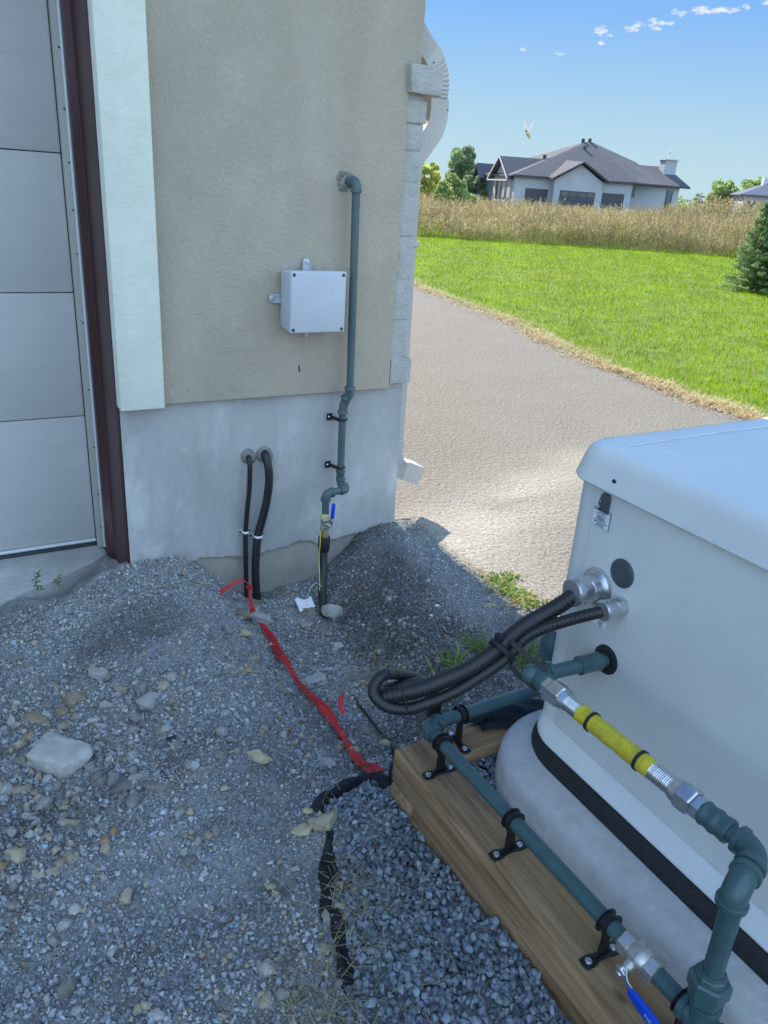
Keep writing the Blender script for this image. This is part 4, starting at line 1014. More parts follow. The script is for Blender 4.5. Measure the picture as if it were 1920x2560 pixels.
# ------------------------------------------------------------------ generator cables
def conn(mb_body, mb_nut, y, z, x0, x1, rb, rn):
    L = x0-x1
    mb_body.lathe((x0,y,z), (x1+L*.55,y,z), [(0,rb),(L*.40,rb),(L*.43,rb*.96),(L*.45,rb*.9)], 28)
    hexnut(mb_nut, (x1+L*.56,y,z), (x1+L*.22,y,z), rn)
    mb_nut.lathe((x1+L*.23,y,z), (x1,y,z), [(0,rn*.93),(L*.04,rn*.97),(L*.17,rn*.94),(L*.21,rn*.80)], 28)
def gen_cable(name, label, pts, rad, y, z, rb, rn, x1, flange):
    t = thing(name, label, 'cable', pts[len(pts)//2])
    ribbed(spline(pts, 8), rad, .0085, .030).build('cable', M['cable'], t, smooth=60)
    a_, b_ = MB(), MB(); conn(a_, b_, y, z, .9995, x1, rb, rn)
    if flange: a_.lathe((.9996,y,z), (.990,y,z), [(0,.0375),(.0025,.037),(.004,.033),(.0055,.032),(.008,.029),(.0096,.027)], 36)
    a_.build('connector_body', M['zinc'], t, smooth=30); n_ = b_.build('connector_nut', M['zinc'], t, smooth=25)
    return t
gen_cable('generator_cable', 'thicker black cable from the large silver connector on the generator side', [(.965,.892,.676),(.945,.893,.667),(.925,.902,.648),(.896,.911,.628),(.868,.918,.612),(.839,.925,.588),(.808,.929,.561),(.763,.940,.529),(.719,.955,.506),(.676,.971,.487),(.642,.990,.474),(.622,1.012,.460),(.640,1.04,.443),(.69,1.035,.446),(.735,1.045,.432),(.775,1.075,.39),(.83,1.13,.29),(.855,1.16,.10),(.86,1.18,-.02)], .0155, .892, .6755, .0245, .0285, .935, True)
gen_cable('generator_cable', 'thinner black cable from the small silver connector, curling round at the loop', [(.972,.827,.668),(.955,.832,.664),(.935,.848,.652),(.911,.870,.634),(.885,.892,.613),(.858,.909,.588),(.826,.914,.552),(.780,.924,.518),(.732,.937,.487),(.686,.953,.465),(.652,.968,.452),(.622,.986,.453),(.605,1.002,.466),(.603,1.013,.481),(.615,1.018,.496),(.634,1.024,.498),(.660,1.04,.482),(.70,1.055,.455),(.745,1.065,.425),(.79,1.085,.375),(.845,1.14,.28),(.87,1.17,.10),(.88,1.2,-.02)], .0110, .827, .6685, .0172, .0205, .950, False)
ct = thing('cable_tie', 'wide black cable tie strapping both generator cables to the inlet elbow', 'cable tie', (.82,.92,.56), 'black ties on the generator cables')
mb = MB()
loop = [(.8175+.026*math.cos(a)*.55, .9235-.027*math.cos(a)*.62, .562+.031*math.sin(a)) for a in [2*math.pi*i/28 for i in range(29)]]
nrm = Vector((.74,.05,.60)).normalized()
e1 = Vector((0,1,0)); e1 = (e1-nrm*e1.dot(nrm)).normalized(); e2 = nrm.cross(e1)
cen = Vector((.818,.9215,.5625))
ring_ = [cen+e1*(.0265*math.cos(a))+e2*(.0300*math.sin(a)) for a in [2*math.pi*i/32 for i in range(33)]]
mb.add([p+nrm*s for p in ring_ for s in (-.005,.005)], [(2*i,2*i+1,2*i+3,2*i+2) for i in range(32)])
o = mb.build('band', M['rubber'], ct, smooth=60, fix=False); sm = o.modifiers.new('t','SOLIDIFY'); sm.thickness = .0016
for q0, q1, wd in (((.822,.905,.592),(.850,.835,.569),.0045),((.820,.900,.545),(.830,.832,.535),.0045)):
    q0, q1 = Vector(q0), Vector(q1); pth = spline([q0, q0.lerp(q1,.5)+Vector((0,0,-.003)), q1], 6)
    strap(pth, (0.5,.2,.8), .0008, [wd]*len(pth)).build('strap', M['rubber'], ct)
mb = MB(); mb.box(.803,.815,.918,.932,.588,.600); mb.build('buckle', M['rubber'], ct, bevel=.0015)
ct2 = thing('cable_tie', 'thin black tie round both generator cables near their looped end', 'cable tie', (.652,.98,.463), 'black ties on the generator cables')
nr2 = Vector((.85,-.3,.2)).normalized(); mb = MB()
e1 = Vector((0,1,0)); e1 = (e1-nr2*e1.dot(nr2)).normalized(); e2 = nr2.cross(e1); cen = Vector((.650,.9775,.465))
ring_ = [cen+e1*(.0185*math.cos(a))+e2*(.0290*math.sin(a)) for a in [2*math.pi*i/32 for i in range(33)]]
mb.tube(ring_, .0013, 6, cap=False); mb.build('tie_band', M['rubber'], ct2, smooth=60)
# ------------------------------------------------------------------ stones
rng = np.random.default_rng(11)
def hull_stone(seed, npts=14, bev=0.0, flat=(1,.8,.62), sub=0):
    rr = np.random.default_rng(seed)
    p = rr.normal(size=(npts,3)); p /= np.linalg.norm(p, axis=1)[:, None]; p *= rr.uniform(.78, 1.0, (npts,1)); p *= np.array(flat)*.5
    bm = bmesh.new()
    for q in p: bm.verts.new(q)
    res = bmesh.ops.convex_hull(bm, input=bm.verts[:])
    bmesh.ops.delete(bm, geom=[v for v in bm.verts if not v.link_faces], context='VERTS')
    if bev: bmesh.ops.bevel(bm, geom=bm.edges[:], offset=bev, segments=1, profile=.5, affect='EDGES', clamp_overlap=True)
    bmesh.ops.triangulate(bm, faces=bm.faces[:])
    V = np.array([v.co[:] for v in bm.verts]); F = np.array([[v.index for v in f.verts] for f in bm.faces]); bm.free(); return V, F
def rotmats(n, flat=.0):
    q = rng.normal(size=(n,4)); q[:, 1:3] *= (1-flat); q /= np.linalg.norm(q, axis=1)[:, None]
    w, x, y, z = q.T
    return np.stack([1-2*(y*y+z*z),2*(x*y-z*w),2*(x*z+y*w),2*(x*y+z*w),1-2*(x*x+z*z),2*(y*z-x*w),2*(x*z-y*w),2*(y*z+x*w),1-2*(x*x+y*y)], 1).reshape(n,3,3)
def scatter(protos, pos, size, cols, flat=.3):
    Vs, Fs, Cs = [], [], []; base = 0; k = len(protos); idx = rng.integers(0, k, len(pos))
    for j in range(k):
        s = idx == j; n = int(s.sum())
        if not n: continue
        P, F = protos[j]; Rm = rotmats(n, flat)
        V = np.einsum('nij,pj->npi', Rm, P)*size[s][:, None, None]+pos[s][:, None, :]
        Vs.append(V.reshape(-1,3)); Fs.append((F[None]+(base+np.arange(n)*len(P))[:, None, None]).reshape(-1,3)); Cs.append(np.repeat(cols[s], len(P), 0)); base += n*len(P)
    return np.concatenate(Vs), np.concatenate(Fs), np.concatenate(Cs)
def stone_cols(n, mix):
    pal = np.array([(.325,.345,.37),(.40,.42,.44),(.235,.245,.265),(.40,.34,.245),(.33,.25,.16),(.47,.47,.46),(.345,.335,.30)])
    c = pal[rng.choice(len(pal), n, p=mix)]; return c*rng.uniform(.72, 1.22, (n,1))
def inside(px, py, poly):
    px = np.asarray(px); py = np.asarray(py); r_ = np.zeros(px.shape, bool); n = len(poly)
    for i in range(n):
        x0, y0 = poly[i]; x1, y1 = poly[(i+1) % n]
        c = ((y0 > py) != (y1 > py)) & (px < (x1-x0)*(py-y0)/((y1-y0) if y1 != y0 else 1e-9)+x0); r_ ^= c
    return r_
BED = [(.727,1.135),(.740,1.150),(.725,1.195),(.700,1.208),(.663,1.190),(.605,1.160),(.575,1.142),(.563,1.062),(.545,.997),(.508,.912),(.486,.845),(.466,.799),(.455,.763),(.425,.738),(.391,.693),(.33,.55),(.28,.2),(.28,-.3),(.727,-.3)]
M['stone'] = tint_mat('stone', .92, var=.22, vscale=160, bump=.5, bscale=420, spec=.25)
M['bed_stone'] = tint_mat('bed_stone', .72, var=.22, vscale=120, bump=.45, bscale=380, spec=.4)

def fines_zone(x, y):
    """0..1: where the surface is mostly dust and sand rather than stones"""
    t = np.clip((2.62-y)/1.5, 0, 1); rc = 1.07-.30*t-.33
    a = np.exp(-((x-rc)/.11)**2)*sstep(.15, .4, t)*.75
    b = np.exp(-(((x-.42)/.22)**2+((y-2.0)/.20)**2))*.8
    c = np.exp(-(((x-1.30)/.14)**2+((y-2.25)/.3)**2))*.45
    return np.clip(a+b+c+.35*fbm(x*3, y*3, 77, 3), 0, 1)
def place(n, lo, hi, pw, smix, protos, lift=.10, sand=0.0, name='', flat=.3):
    x = rng.uniform(-.42, 1.70, n); y = rng.uniform(.42, 2.59, n)
    ok = ~inside(x, y, BED) & ~((x > .70) & (y < 1.135)) & ~((x < .46) & (y > 2.50+.3*np.clip(x, -1, .46)))
    e = 1.655+.02*fbm(y*9, y*0+3.3, 31, 3); ok &= (x < e)
    if sand: ok &= rng.uniform(0, 1, n) > sand*fines_zone(x, y)
    x, y = x[ok], y[ok]; n = len(x)
    s = lo+(hi-lo)*rng.uniform(0, 1, n)**pw
    s *= np.where(x > 1.45, .8, 1)
    z = fine_height(x, y)+s*lift
    cl = stone_cols(n, smix); cl *= (1-.48*soil_and_shade(x, y))[:, None]  # stones take the same painted relief shade and soil darkening
    return np.stack([x, y, z], 1), s, cl
small = [hull_stone(i, 9, 0, (1,.82,.66)) for i in range(10)]
medium = [hull_stone(100+i, 13, .05, (1,.8,.6)) for i in range(12)]
smix = [.40,.24,.18,.04,.02,.07,.05]
pA = place(120000, .0045, .0115, 1.4, smix, small, .14, .40)
pB = place(26000, .009, .020, 2.0, smix, medium, .16, .90)
pC = place(1500, .018, .032, 1.8, [.36,.20,.12,.11,.05,.08,.08], medium, .18, .95)
# looser bands of coarser stone, as raked up on the mound and along the fabric
def band(n, cx, cy, rx, ry, lo, hi, mix):
    x = rng.normal(cx, rx, n); y = rng.normal(cy, ry, n); ok = ~inside(x, y, BED) & (y < 2.58) & (x < 1.64) & ~((x > .70) & (y < 1.135)) & ~((x < .46) & (y > 2.50+.3*np.clip(x, -1, .46)))
    x, y = x[ok], y[ok]; s = lo+(hi-lo)*rng.uniform(0, 1, len(x))**1.5
    return np.stack([x, y, fine_height(x, y)+s*.15], 1), s, stone_cols(len(x), mix)
bands = [band(900, .12, 2.35, .22, .13, .007, .016, [.30,.34,.1,.03,.02,.16,.05]), band(500, .95, 2.0, .12, .35, .008, .022, smix), band(420, .12, 1.62, .22, .10, .010, .026, [.34,.16,.22,.10,.06,.04,.08]),
         band(500, .36, .85, .10, .12, .008, .020, [.28,.20,.12,.18,.05,.09,.08]), band(500, 1.12, 2.42, .12, .08, .007, .018, [.34,.3,.1,.06,.02,.12,.06]), band(350, .02, .95, .15, .15, .009, .022, smix)]
clod = [hull_stone(400+i, 20, .06, (1,.8,.66)) for i in range(10)]
def clods(n, cx, cy, rx, ry, lo, hi):
    x = rng.normal(cx, rx, n); y = rng.normal(cy, ry, n); ok = ~inside(x, y, BED) & (y < 2.5) & (x < 1.6) & ~((x > .70) & (y < 1.14)); x, y = x[ok], y[ok]
    s = lo+(hi-lo)*rng.uniform(0, 1, len(x))**1.8; pal = np.array([(.24,.225,.20),(.30,.29,.27),(.19,.185,.175),(.31,.265,.20),(.35,.35,.345)])
    return np.stack([x, y, fine_height(x, y)+s*.10], 1), s, pal[rng.integers(0, 5, len(x))]*rng.uniform(.8, 1.2, (len(x),1))
CL = [clods(130, .15, 1.66, .20, .14, .018, .045), clods(110, .20, 1.33, .20, .10, .016, .045), clods(70, .0, 1.45, .12, .2, .02, .05), clods(60, .95, 1.95, .15, .3, .016, .038), clods(90, 1.22, 1.95, .12, .28, .014, .034), clods(50, .62, 1.75, .08, .2, .015, .035), clods(70, .75, 1.35, .09, .12, .014, .032), clods(40, .35, .85, .12, .12, .016, .03)]
parts_ = [scatter(clod, *c) for c in CL]+[scatter(small, *pA), scatter(medium, *pB), scatter(medium, *pC)]+[scatter(medium, *b) for b in bands]
def merge(L):
    V, F, C_ = [], [], []; b = 0
    for v, f, c in L: V.append(v); F.append(f+b); C_.append(c); b += len(v)
    return np.concatenate(V), np.concatenate(F), np.concatenate(C_)
V, F, C_ = merge(parts_)
tag(bulk('yard_gravel', V, F, M['stone'], C_), 'loose grey and tan gravel strewn over the yard', 'gravel', kind='stuff')
# crushed stone bed along the timber and inside the frame
bedp = [hull_stone(200+i, 12, .035, (1,.78,.62)) for i in range(16)]
def bedstones(n, x0, x1, y0, y1, zf, test, lo, hi):
    x = rng.uniform(x0, x1, n); y = rng.uniform(y0, y1, n); ok = test(x, y); x, y = x[ok], y[ok]
    s = lo+(hi-lo)*rng.uniform(0, 1, len(x))**1.3
    lay = rng.uniform(0, 1, len(x))
    z = zf(x, y)+.003+lay*.009
    c = np.array([(.165,.195,.225)])*rng.uniform(.5, 1.6, (len(x),1))+rng.normal(0, .008, (len(x),3))
    return np.stack([x, y, z], 1), s, np.clip(c, .03, .7)
inbed = lambda x, y: inside(x, y, BED) & (x < .724)
A_ = bedstones(11000, .25, .727, -.1, 1.17, lambda x, y: yard_height(x, y)-.004, inbed, .013, .025)
B_ = bedstones(1500, .25, .727, -.1, 1.17, lambda x, y: yard_height(x, y)+.006, inbed, .015, .029)
C2 = bedstones(2600, .845, 1.0, -.2, 1.032, lambda x, y: .187+0*x, lambda x, y: (x < .887) | (y > 1.05-.9*np.sqrt(np.clip((x-.89), 0, 1))), .013, .023)
V, F, C_ = merge([scatter(bedp, *A_, flat=.15), scatter(bedp, *B_, flat=.15), scatter(bedp, *C2, flat=.15)])
tag(bulk('crushed_stone', V, F, M['bed_stone'], C_), 'blue grey crushed stone filling the bed beside the timber', 'gravel', kind='stuff')
mb = MB(); mb.box(.84, 1.75, -.3, 1.031, .10, .183); tag(mb.build('frame_fill', M['yard']), kind='structure')

def rock_mesh(seed, size, ratio, m, name, boxy=False):
    rr = random.Random(seed); bm = bmesh.new()
    if boxy:
        for sx in (-1, 1):
            for sy in (-1, 1):
                for sz in (-1, 1):
                    k = .86 if sz > 0 else 1.0
                    bm.verts.new((sx*.42*k*ratio[0]*rr.uniform(.66,1.14), sy*.44*k*ratio[1]*rr.uniform(.62,1.14), sz*.42*ratio[2]*rr.uniform(.72,1.12)))
    if boxy:
        for i in range(6):
            a = rr.uniform(0, 6.28); bm.verts.new((math.cos(a)*.52*ratio[0]*rr.uniform(.9,1.05), math.sin(a)*.5*ratio[1]*rr.uniform(.9,1.05), rr.uniform(-.3,.36)*ratio[2]))
    for i in range(0 if boxy else 15):
        v = Vector((rr.gauss(0,1), rr.gauss(0,1), rr.gauss(0,1))).normalized()*rr.uniform(.84, 1.0)
        bm.verts.new((v.x*.54*ratio[0], v.y*.54*ratio[1], v.z*.54*ratio[2]))
    bmesh.ops.convex_hull(bm, input=bm.verts[:])
    bmesh.ops.delete(bm, geom=[v for v in bm.verts if not v.link_faces], context='VERTS')
    bmesh.ops.bevel(bm, geom=bm.edges[:], offset=.045, segments=2, profile=.6, affect='EDGES', clamp_overlap=True)
    bmesh.ops.triangulate(bm, faces=bm.faces[:])
    for _ in range(2): bmesh.ops.subdivide_edges(bm, edges=[e for e in bm.edges if e.calc_length() > .09], cuts=1, use_grid_fill=True); bmesh.ops.triangulate(bm, faces=[f for f in bm.faces if len(f.verts) > 3])
    for v in bm.verts:
        p = v.co.copy(); o_ = Vector((seed*3.7, seed*1.3, 0))
        v.co += mnoise.noise_vector(p*4+o_)*.030+mnoise.noise_vector(p*11+o_)*.014+mnoise.noise_vector(p*26+o_)*.006
        v.co *= size
    bmesh.ops.recalc_face_normals(bm, faces=bm.faces[:])
    me = bpy.data.meshes.new(name); bm.to_mesh(me); bm.free()
    return finish(name, me, m, None, 42)
ROCKMAT = {}
for k_, a, b_, c_ in (('pale',(.36,.345,.315),(.46,.445,.41),(.55,.54,.52)),('grey',(.30,.30,.295),(.39,.385,.375),(.46,.45,.43)),('tan',(.31,.26,.19),(.41,.355,.27),(.48,.44,.37)),('brown',(.22,.175,.125),(.31,.255,.185),(.38,.33,.26)),
    ('dark',(.16,.15,.135),(.24,.23,.21),(.3,.28,.24)),('yellow',(.36,.305,.19),(.46,.405,.28),(.53,.49,.39)),('rust',(.30,.19,.10),(.39,.27,.15),(.42,.34,.24)),('white',(.62,.62,.62),(.74,.74,.74),(.8,.8,.8))):
    ROCKMAT[k_] = mat('rock_'+k_, a, .93, c2=b_, vscale=28, bump=.8, bscale=130, bdetail=6, bdist=.003, spec=.2, c3=c_, s3=16, lo3=.58, hi3=.72, bump2=.4, b2scale=45)
ROCKS = [
 (0.098, 1.54, 0.127, (1, 0.72, 0.42), 'pale', 'large pale grey slab of stone, the biggest rock in the yard'),
 (0.245, 1.858, 0.062, (1, 0.6, 0.5), 'grey', 'smooth oval grey stone lying furthest back on the gravel mound'),
 (0.165, 1.81, 0.066, (1, 0.7, 0.55), 'brown', 'brownish grey boulder just beyond the biggest pale slab'),
 (0.334, 1.688, 0.053, (1, 0.9, 0.8), 'grey', 'rounded grey stone with dry roots at its left side'),
 (0.38, 1.711, 0.04, (1, 0.7, 0.6), 'tan', 'small tan stone just beyond the rounded grey stone with roots'),
 (0.406, 1.727, 0.027, (1, 0.85, 0.8), 'grey', 'small square grey block at the top of the stone row on the mound'),
 (0.277, 1.782, 0.045, (1, 0.5, 0.4), 'tan', 'flat tan stone tilted between the oval stone and the rounded stone'),
 (0.24, 1.741, 0.039, (1, 0.6, 0.5), 'grey', 'grey stone leaning on the near side of the flat tilted tan stone'),
 (0.134, 1.758, 0.03, (1, 0.8, 0.7), 'brown', 'small brown block tucked under the brownish boulder'),
 (0.097, 1.795, 0.043, (1, 0.6, 0.5), 'dark', 'dark grey stone left of the brownish boulder'),
 (0.066, 1.747, 0.072, (1, 0.5, 0.35), 'brown', 'broad low brown stone half sunk left of the small brown block'),
 (0.483, 1.292, 0.064, (1, 0.42, 0.45), 'yellow', 'long pale yellow stone beside the sandy slope above the gravel bed'),
 (0.112, 2.153, 0.025, (0.8, 1, 0.7), 'tan', 'lone tan pebble near the weeds by the concrete apron'),
 (0.044, 1.685, 0.041, (1, 0.8, 0.5), 'rust', 'rusty brown clod behind the left end of the biggest pale slab'),
 (-0.004, 1.491, 0.074, (1, 0.55, 0.4), 'brown', 'big dark brown clod at the left picture edge below the pale slab'),
 (0.236, 1.359, 0.044, (1, 0.4, 0.4), 'grey', 'flat grey stone half buried in front of the pale slab, right of it'),
 (0.205, 1.352, 0.054, (1, 0.7, 0.5), 'dark', 'dark lump half buried nearest the camera in the hollow'),
 (0.254, 1.296, 0.067, (1, 0.35, 0.3), 'dark', 'long dark slab bridging the hollow beside the dark lump'),
 (0.813, 2.347, 0.081, (1, 0.5, 0.5), 'brown', 'flat brown rock in the trench left of the red tape'),
 (0.887, 2.344, 0.082, (1, 0.55, 0.55), 'grey', 'grey wedge of stone pinning down the red tape'),
 (0.733, 2.101, 0.056, (1, 0.7, 0.6), 'yellow', 'yellowish stone on the trench bank, first below the flat brown rock'),
 (0.698, 1.925, 0.047, (1, 0.7, 0.6), 'tan', 'tan stone on the trench bank midway down the red tape'),
 (0.582, 1.665, 0.043, (1, 0.7, 0.5), 'rust', 'rust coloured stone just below the tan stone on the trench bank'),
 (0.354, 2.255, 0.022, (1, 0.6, 0.5), 'pale', 'pale chip on the gravel slope in front of the maroon jamb'),
 (1.146, 2.268, 0.078, (1, 0.85, 0.85), 'pale', 'round pale grey rock against the foot of the black gas hose'),
 (1.074, 2.353, 0.077, (1, 0.6, 0.5), 'brown', 'brown rock holding down the white scrap'),
 (1.032, 2.247, 0.045, (1, 0.6, 0.6), 'tan', 'tan stone just in front of the brown rock with the scrap'),
 (1.069, 2.148, 0.07, (1, 0.6, 0.45), 'brown', 'low brown rock in front of the round pale rock at the hose'),
 (1.041, 2.008, 0.035, (1, 0.8, 0.7), 'pale', 'small pale greenish block right of the trench, before the low brown rock'),
 (0.872, 1.828, 0.072, (1, 0.6, 0.35), 'grey', 'flat grey slab lying against the right edge of the red tape'),
 (0.692, 1.366, 0.05, (1, 0.6, 0.5), 'grey', 'grey rock beside the last stretch of red tape, above the fabric fold'),
 (0.884, 1.397, 0.036, (1, 0.6, 0.6), 'tan', 'tan rock just left of the timber corner'),
 (0.384, 1.225, 0.02, (0.8, 1, 0.5), 'yellow', 'yellowish stone left of the black fabric fold'),
 (1.036, 2.447, 0.028, (0.8, 0.6, 0.6), 'brown', 'small brown clod in the trench beneath the footing'),
 (0.552, 1.101, 0.059, (1, 0.85, 0.75), 'tan', 'big tan rock with a white streak weighing down the fabric end'),
 (0.506, 1.096, 0.045, (1, 0.6, 0.3), 'yellow', 'flat yellowish stone tucked left of the big tan rock with the white streak'),
 (0.468, 0.885, 0.031, (1, 0.9, 0.7), 'tan', 'lumpy tan rock sitting on the gap between the two fabric strips'),
 (0.493, 0.898, 0.023, (1, 0.7, 0.6), 'pale', 'pale greenish stone touching the lumpy tan rock'),
 (0.433, 0.83, 0.024, (1, 0.9, 0.7), 'tan', 'tan cube of rock left of the lower fabric strip'),
 (0.461, 1.03, 0.022, (1, 0.6, 0.5), 'pale', 'pale wedge of stone left of the upper fabric strip'),
 (0.351, 0.769, 0.017, (0.7, 1, 0.6), 'tan', 'upright tan stone among dry grass near the bottom of the yard'),
 (0.347, 0.737, 0.016, (1, 1, 0.6), 'grey', 'grey triangular stone below the upright tan stone in dry grass'),
 (0.576, 1.015, 0.026, (1, 0.7, 0.4), 'tan', 'single tan stone lying on the blue grey crushed stone'),
 (0.535, 1.137, 0.022, (1, 0.7, 0.6), 'yellow', 'yellow clod by the outer end of the fabric fold'),
 (0.089, 1.304, 0.051, (1, 0.42, 0.4), 'tan', 'long tan stone pointing to the hollow, below the dark lump'),
 (0.086, 1.365, 0.02, (1, 0.9, 0.8), 'yellow', 'small olive stone just above the long tan stone'),
 (0.139, 1.306, 0.024, (1, 0.8, 0.8), 'dark', 'small dark clod right of the olive stone'),
 (0.157, 1.215, 0.017, (0.8, 1, 0.8), 'rust', 'orange clod below the small dark clod'),
 (0.137, 1.201, 0.021, (1, 0.8, 0.8), 'rust', 'larger orange clod left of its smaller twin'),
 (-0.016, 1.266, 0.048, (1, 0.7, 0.3), 'yellow', 'wide flat olive stone near the left picture edge'),
 (-0.045, 1.249, 0.022, (1, 1.2, 0.8), 'rust', 'orange brown stone cut by the left picture edge'),
 (0.042, 1.186, 0.022, (1, 0.8, 0.5), 'tan', 'tan stone to the right of the yellow pebble near the left edge'),
 (0.013, 1.2, 0.02, (1, 0.7, 0.5), 'yellow', 'yellow pebble below the wide flat olive stone'),
 (-0.025, 1.202, 0.027, (1, 0.7, 0.5), 'pale', 'pale blue grey wedge below the orange stone at the left edge'),
 (0.064, 1.099, 0.023, (1, 0.9, 0.7), 'pale', 'pale rounded stone, larger of the close pair at lower left'),
 (0.045, 1.111, 0.016, (0.7, 1, 0.7), 'grey', 'upright grey stone, left of the close pair at lower left'),
 (0.11, 1.004, 0.02, (0.8, 1, 0.7), 'pale', 'pale grey block standing upright low in the left yard'),
 (0.322, 0.832, 0.039, (1, 0.75, 0.6), 'pale', 'big pale greenish stone in the lower yard near the fabric'),
 (0.303, 0.778, 0.028, (0.8, 1, 0.6), 'tan', 'triangular tan stone below the big pale greenish stone'),
 (0.334, 0.777, 0.019, (1, 0.9, 0.7), 'pale', 'pale stone right of the triangular tan stone'),
 (0.353, 0.774, 0.016, (0.6, 1, 0.7), 'tan', 'narrow tan stone at the right of the bottom stone cluster'),
 (0.125, 0.867, 0.017, (1, 1, 0.8), 'yellow', 'olive cube of stone at the picture bottom'),
 (0.038, 0.909, 0.022, (1, 0.7, 0.6), 'grey', 'grey blue stone at the picture bottom left'),
 (0.281, 1.197, 0.019, (0.9, 1, 0.7), 'grey', 'rounded grey stone alone on the fine gravel slope'),
 (0.267, 1.129, 0.021, (1, 0.7, 0.6), 'pale', 'pale oval stone below the rounded grey one on the slope'),
 (0.406, 1.02, 0.022, (1, 0.8, 0.5), 'yellow', 'pale yellow wedge low on the slope by the upper fabric strip'),
 (0.147, 0.836, 0.027, (1, 0.6, 0.4), 'pale', 'pale flat stone half buried at the bottom middle of the yard'),
 (1.556, 1.854, 0.049, (1, 0.5, 0.5), 'tan', 'left of two tan rocks lying at the driveway edge'),
 (1.605, 1.807, 0.053, (1, 0.5, 0.5), 'tan', 'right of two tan rocks lying at the driveway edge'),
 (1.383, 1.926, 0.02, (1, 0.7, 0.7), 'white', 'white pebble on the dark shaded bank'),
 (1.311, 1.856, 0.013, (1, 0.8, 0.8), 'white', 'smaller white pebble just below the other on the dark bank'),
]

for i, (x, y, w, ratio, ck, lab) in enumerate(ROCKS):
    o = rock_mesh(300+i*7, w*1.24, ratio, ROCKMAT[ck], 'rock', i in (0, 5, 8, 19, 28))
    h = w*ratio[2]*.5
    z = yz(x, y)
    bury = (.60 if w > .05 else .42) if ck not in ('dark', 'brown') else .12
    o.location = (x+.5*h*.6*0, y, z+h*bury)
    # long axis across the view, as the stones lie in the yard
    o.rotation_euler = (random.Random(i).uniform(-.15, .15), random.Random(i+50).uniform(-.15, .15), R(-30)+random.Random(i+90).uniform(-.5, .5))
    tag(o, lab, 'rock', 'rocks lying loose in the yard')

# ------------------------------------------------------------------ red warning tape
def fh(x, y): return float(fine_height(np.array([x]), np.array([y]))[0])
def tape_mat():
    m = mat('warning_tape', (.62,.018,.022), .32, bump=.25, bscale=70, bdist=.003, spec=.5); nt = m.node_tree; b = nt.nodes['Principled BSDF']
    at = nt.nodes.new('ShaderNodeAttribute'); at.attribute_name = 'tint'
    nt.links.new(at.outputs['Color'], b.inputs['Base Color'])
    tr = nt.nodes.new('ShaderNodeBsdfTranslucent'); nt.links.new(at.outputs['Color'], tr.inputs['Color'])
    mx = nt.nodes.new('ShaderNodeMixShader'); mx.inputs[0].default_value = .2; out = nt.nodes['Material Output']
    nt.links.new(b.outputs[0], mx.inputs[1]); nt.links.new(tr.outputs[0], mx.inputs[2]); nt.links.new(mx.outputs[0], out.inputs['Surface'])
    return m
M['tape'] = tape_mat()
def ribbon(pts, widths, folds, seed, lift=.009, printed=(), ground=True, roll=None, col=(.62,.018,.022), ink=(.10,.008,.010)):
    """film lying on the ground: a folded, crinkled strip; returns arrays"""
    P, L = resample(spline(pts, 8), .0022); n = len(P); k = 15; V = []; C_ = []
    s_in = np.linspace(0, 1, len(widths))
    for i, p in enumerate(P):
        t = (P[min(i+1, n-1)]-P[max(i-1, 0)]).normalized(); side = Vector((t.y, -t.x, 0)).normalized(); up_ = side.cross(t).normalized()
        if up_.z < 0: up_ = -up_
        s = i/(n-1); w = float(np.interp(s, s_in, widths)); rl = float(np.interp(s, s_in, roll)) if roll else 0
        sd = side*math.cos(rl)+up_*math.sin(rl); uu = up_*math.cos(rl)-side*math.sin(rl)
        for j in range(k):
            a = j/(k-1)*2-1
            fold = folds*w*(math.sin(a*3.1+seed+s*6)*.30+math.sin(a*6.5+s*11+seed)*.12)+.0007*math.sin(s*L*110+a*3+seed)
            q = p+sd*(a*w*.5*(1-.10*math.sin(s*31+seed)))+uu*(abs(fold)+lift)
            if ground: q.z = max(q.z, fh(q.x, q.y)+.0085+abs(fold)*.6)
            V.append(q[:])
            pr = 0
            for (s0, s1, a0, a1, per) in printed:
                if s0 < s < s1 and a0 < a < a1:
                    ph = (s-s0)*L/per; 
                    if (ph % 1) < .55 and (int(ph*1.37) % 5 != 4): pr = 1
            c = ink if pr else col; g_ = 1+.12*math.sin(s*57+a*5+seed)
            C_.append((c[0]*g_, c[1], c[2]))
    F = [(i*k+j, i*k+j+1, (i+1)*k+j+1, (i+1)*k+j) for i in range(n-1) for j in range(k-1)]
    return np.array(V), np.array(F), np.array(C_)
TP = [(.901,2.514),(.881,2.42),(.878,2.335),(.875,2.229),(.841,2.054),(.816,1.91),(.807,1.803),(.796,1.70),(.801,1.625),(.803,1.574),(.799,1.493),(.787,1.43),(.770,1.331),(.765,1.271),(.760,1.228)]
t3 = lambda L: [(x, y, fh(x, y)+.004) for x, y in L]
wt = thing('warning_tape', 'crumpled red plastic warning tape running down the trench to the timber corner', 'tape', (.81,1.9,-.05))
M2 = t3(TP[:11]); M2[0] = (.897,2.50,-.132)
def rib(name, parent, *a, **kw):
    V, F, C_ = ribbon(*a, **kw); off = np.array(top_of(parent).location)
    return bulk(name, V-off, F, M['tape'], C_, parent, smooth=True)
rib('strip', wt, M2, [.010,.016,.020,.030,.034,.032,.018,.012,.024,.030,.011], .22, 1.2, printed=[(.29,.33,-.1,.85,.022),(.35,.52,-.15,.80,.0105),(.66,.87,-.2,.85,.0105)])
rib('strip', wt, t3(TP[10:]), [.010,.015,.024,.034,.042], .2, 3.1, printed=[(.50,.95,-.4,.5,.0105)])
